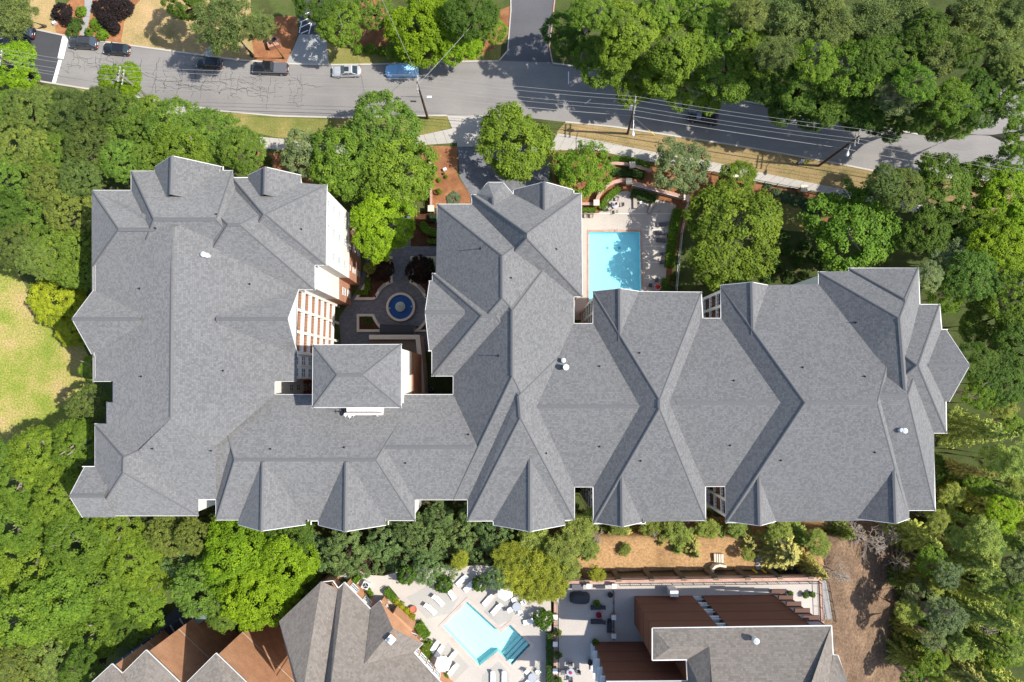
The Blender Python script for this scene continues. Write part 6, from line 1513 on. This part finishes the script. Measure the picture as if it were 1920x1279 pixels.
# utility poles
POLES = []
def pole(bx, by, tx, ty, h, label, lamp=None, transf=False, arms=2, mat='wood_pole', ang=0.0):
    b = W(bx, by, 0); top = W(tx, ty, h); t = thing('utility_pole', label, 'utility pole', (b.x, b.y, 0)); d = top-b
    MB().tube([(0, 0, -0.3), d*0.5, d], [0.21, 0.17, 0.12], 10).build('shaft', mat, t)
    ca, sa = math.cos(ang), math.sin(ang); ends = []
    for k in range(arms):
        c = d*(1-0.02-0.075*k); e = Vector((-sa*1.15, ca*1.15, 0))
        ar = MB().bar(c-e, c+e, 0.12, 0.14).build('crossarm', 'grey_pole', t)
        for s in (-1, -0.45, 0.45, 1):
            q = c+e*s*0.92; MB().lathe([(0.05, 0.06), (0.09, 0.1), (0.06, 0.16), (0.09, 0.2), (0.02, 0.3)], q, 8).build('insulator', 'white_metal', ar)
            if k == 0: ends.append(b+q+Vector((0, 0, 0.28)))
    ends.append(b+d*0.62)
    if transf:
        c = d*0.86+Vector((-0.45, 0.1, 0)); MB().lathe([(0.01, -0.5), (0.28, -0.5), (0.28, 0.4), (0.2, 0.5), (0.01, 0.52)], c, 14).build('transformer', 'galvanised', t)
    if lamp:
        l0 = d*0.78; l1 = W(lamp[0], lamp[1], h*0.8)-b
        MB().tube([l0, l0.lerp(l1, 0.5)+Vector((0, 0, 0.35)), l1], 0.05, 8).build('lamp_arm', 'galvanised', t)
        dd = (l1-l0).normalized(); m = MB(); m.tube([l1-dd*0.15, l1+dd*0.2, l1+dd*0.6, l1+dd*0.85], [0.08, 0.2, 0.26, 0.1], 10); m.build('lamp_head', 'white_metal', t, smooth=True)
    POLES.append(ends); return t
pole(85, 164, -8, 103, 13, 'leaning wooden utility pole in the bushes beside the stop line', ang=-0.12)
pole(309, 206, 222, 138, 13, 'pale utility pole head standing out of the lime green kerb tree', mat='grey_pole', ang=-0.12)
pole_b = pole(802, 222, 782, 154, 13.2, 'brown wooden utility pole on the verge by the driveway', ang=0.0)
pole(1177, 251, 1191, 194, 12.3, 'wooden utility pole with street lamp and grey transformer', lamp=(1187, 246), transf=True, ang=-0.1)
pole(1535, 311, 1612, 255, 13.3, 'dark wooden utility pole with street lamp on the dry verge', lamp=(1590, 284), ang=-0.16)
pole(2010, 395, 2120, 345, 13, 'utility pole further along the street', ang=-0.16)
lh = W(805, 182, 9.0)-pole_b.location; pb = W(782, 154, 13.2)-pole_b.location; pb = pb*(9.1/pb.z)
MB().box(lh, (0.75, 0.32, 0.14)).build('lamp_head', 'white_metal', pole_b); MB().tube([lh+Vector((-0.3, 0, 0.05)), pb], 0.04, 6).build('lamp_arm', 'galvanised', pole_b)
def wire(a, b, sag, label, group, r=0.028):
    pts = []
    for k in range(15):
        s = k/14; p = a.lerp(b, s); p.z -= sag*4*s*(1-s); pts.append(p)
    o = MB().tube(pts, r, 4, False).build('power_line', 'wire', None); return tag(o, label, 'cable', group)
for i in range(len(POLES)-1):
    for k in range(min(5, len(POLES[i]))):
        a, b = POLES[i][k], POLES[i+1][k]
        wire(a, b, 0.5 if k < 4 else 0.3, 'thin overhead power line strung between the street poles' if k < 4 else 'thicker lower cable strung between the street poles', 'overhead lines along the street', 0.022 if k < 4 else 0.045)
wire(POLES[2][3], W(712, -10, 9), 0.4, 'service cable from the brown pole across to the shrub row', None, 0.03)
wire(POLES[2][1], W(925, 0, 9), 0.4, 'service cable from the brown pole towards the corner tree', None, 0.03)
g0 = W(1228, 254, 0); t = thing('guy_wire', 'pole guy wire with yellow guard on the dry verge', 'cable', (g0.x, g0.y, 0.0)); top = POLES[3][4]-g0
MB().tube([Vector((0, 0, 0)), top], 0.015, 5).build('strand', 'wire', t); MB().tube([top*0.02, top*0.3], 0.05, 6).build('guard', 'yellow_guard', t)
# short lamp post at the kerb across the street
p = W(473, 104, 0); t = thing('garden_lamp', 'white globe garden lamp at the kerb by the pines', 'lamp', (p.x, p.y, 0)); MB().tube([(0, 0, 0), (-0.1, 0, 3.0)], 0.05, 8).build('post', 'dark_metal', t); MB().lathe([(0.02, 2.95), (0.2, 3.05), (0.25, 3.25), (0.15, 3.45), (0.01, 3.5)], (-0.1, 0, 0), 12).build('globe', 'umbrella_white', t, smooth=True)

# people on the verge
def person(px, py, facing, top, legs, label, bend=0.0, hat=None):
    g = W(px, py, 0.9); t = thing('person', label, 'person', (g.x, g.y, 0.005), facing)
    J = {'pel': (0, 0, 0.95), 'wst': (0.02, 0, 1.1), 'chs': (0.06+bend*0.35, 0, 1.34-bend*0.08), 'nck': (0.07+bend*0.5, 0, 1.5-bend*0.14), 'hd0': (0.09+bend*0.58, 0, 1.6-bend*0.16), 'hd1': (0.1+bend*0.62, 0, 1.72-bend*0.18)}
    V = [J['pel'], J['wst'], J['chs'], J['nck'], J['hd0'], J['hd1']]; R = [(0.15, 0.13), (0.15, 0.12), (0.19, 0.13), (0.06, 0.06), (0.095, 0.085), (0.085, 0.08)]; E = [(0, 1), (1, 2), (2, 3), (3, 4), (4, 5)]
    cx, cz = J['chs'][0], J['chs'][2]
    for s in (-1, 1):
        k = len(V); V += [(0.0, s*0.1, 0.9), (0.06*s, s*0.12, 0.5), (-0.03*s, s*0.13, 0.09), (0.13-0.03*s, s*0.14, 0.05)]; R += [(0.095, 0.095), (0.065, 0.065), (0.045, 0.045), (0.04, 0.035)]; E += [(0, k), (k, k+1), (k+1, k+2), (k+2, k+3)]
        k = len(V); V += [(cx, s*0.2, cz+0.08), (cx+0.08, s*0.27, cz-0.2), (cx+0.3, s*0.2, cz-0.3)]; R += [(0.065, 0.065), (0.05, 0.05), (0.038, 0.038)]; E += [(2, k), (k, k+1), (k+1, k+2)]
        hnd = k+2
        for f in range(5):
            a = (f-2)*0.35 if f < 4 else 1.0*s
            kk = len(V); V += [(cx+0.36, s*0.2+0.018*(f-1.5), cz-0.31), (cx+0.42-0.012*abs(f-1.5), s*0.2+0.022*(f-1.5), cz-0.34)]; R += [(0.012, 0.012), (0.008, 0.008)]; E += [(hnd, kk), (kk, kk+1)]
    me = bpy.data.meshes.new('figure'); me.from_pydata(V, E, []); me.update(); o = link('figure', me, t, None)
    me.materials.append(MATS[top])
    sk = o.modifiers.new('skin', 'SKIN'); o.modifiers.new('sub', 'SUBSURF').levels = 1; o.modifiers[-1].render_levels = 1
    lay = me.skin_vertices[0].data if me.skin_vertices else None
    if lay:
        for i, r in enumerate(R): lay[i].radius = r
        lay[0].use_root = True
    # clothing and hair over the body
    b0, b1 = Vector(J['pel']), Vector(J['chs'])
    MB().tube([b0-Vector((0, 0, 0.08)), Vector(J['wst']), b1, b1+Vector((0.0, 0, 0.12))], [0.17, 0.165, 0.2, 0.12], 12).build('shirt', top, t, smooth=True)
    for s in (-1, 1):
        MB().tube([(0.0, s*0.09, 0.95), (0.06*s, s*0.12, 0.5), (-0.03*s, s*0.13, 0.1)], [0.115, 0.085, 0.07], 10).build('trouser_leg', legs, t, smooth=True)
        MB().box((0.04-0.03*s, s*0.135, 0.05), (0.26, 0.1, 0.1)).build('shoe', 'rubber', t)
        c = Vector((cx, s*0.2, cz+0.06)); MB().tube([c, Vector((cx+0.08, s*0.27, cz-0.2))], [0.08, 0.065], 8).build('sleeve', top, t, smooth=True)
        MB().tube([Vector((cx+0.08, s*0.27, cz-0.2)), Vector((cx+0.3, s*0.2, cz-0.3))], [0.052, 0.042], 8).build('forearm', 'skin', t, smooth=True)
    hd = Vector(J['hd1']); MB().lathe([(0.01, 0.12), (0.07, 0.1), (0.108, 0.03), (0.11, -0.04)], hd, 12).build('hair' if not hat else 'hard_hat', hat or 'dark_hair', t, smooth=True)
    MB().lathe([(0.098, -0.02), (0.09, -0.08), (0.05, -0.15), (0.01, -0.16)], hd, 12).build('face', 'skin', t, smooth=True)
    return t
person(1512, 304, math.radians(200), 'hivis', 'trousers_pale', 'person in a yellow safety vest standing on the dry verge by the dark pole')
person(1499, 305, math.radians(20), 'shirt_pale', 'denim', 'person in a pale shirt bending forward beside the yellow vest', 0.6, 'umbrella_white')
SC.cycles.use_denoising = True
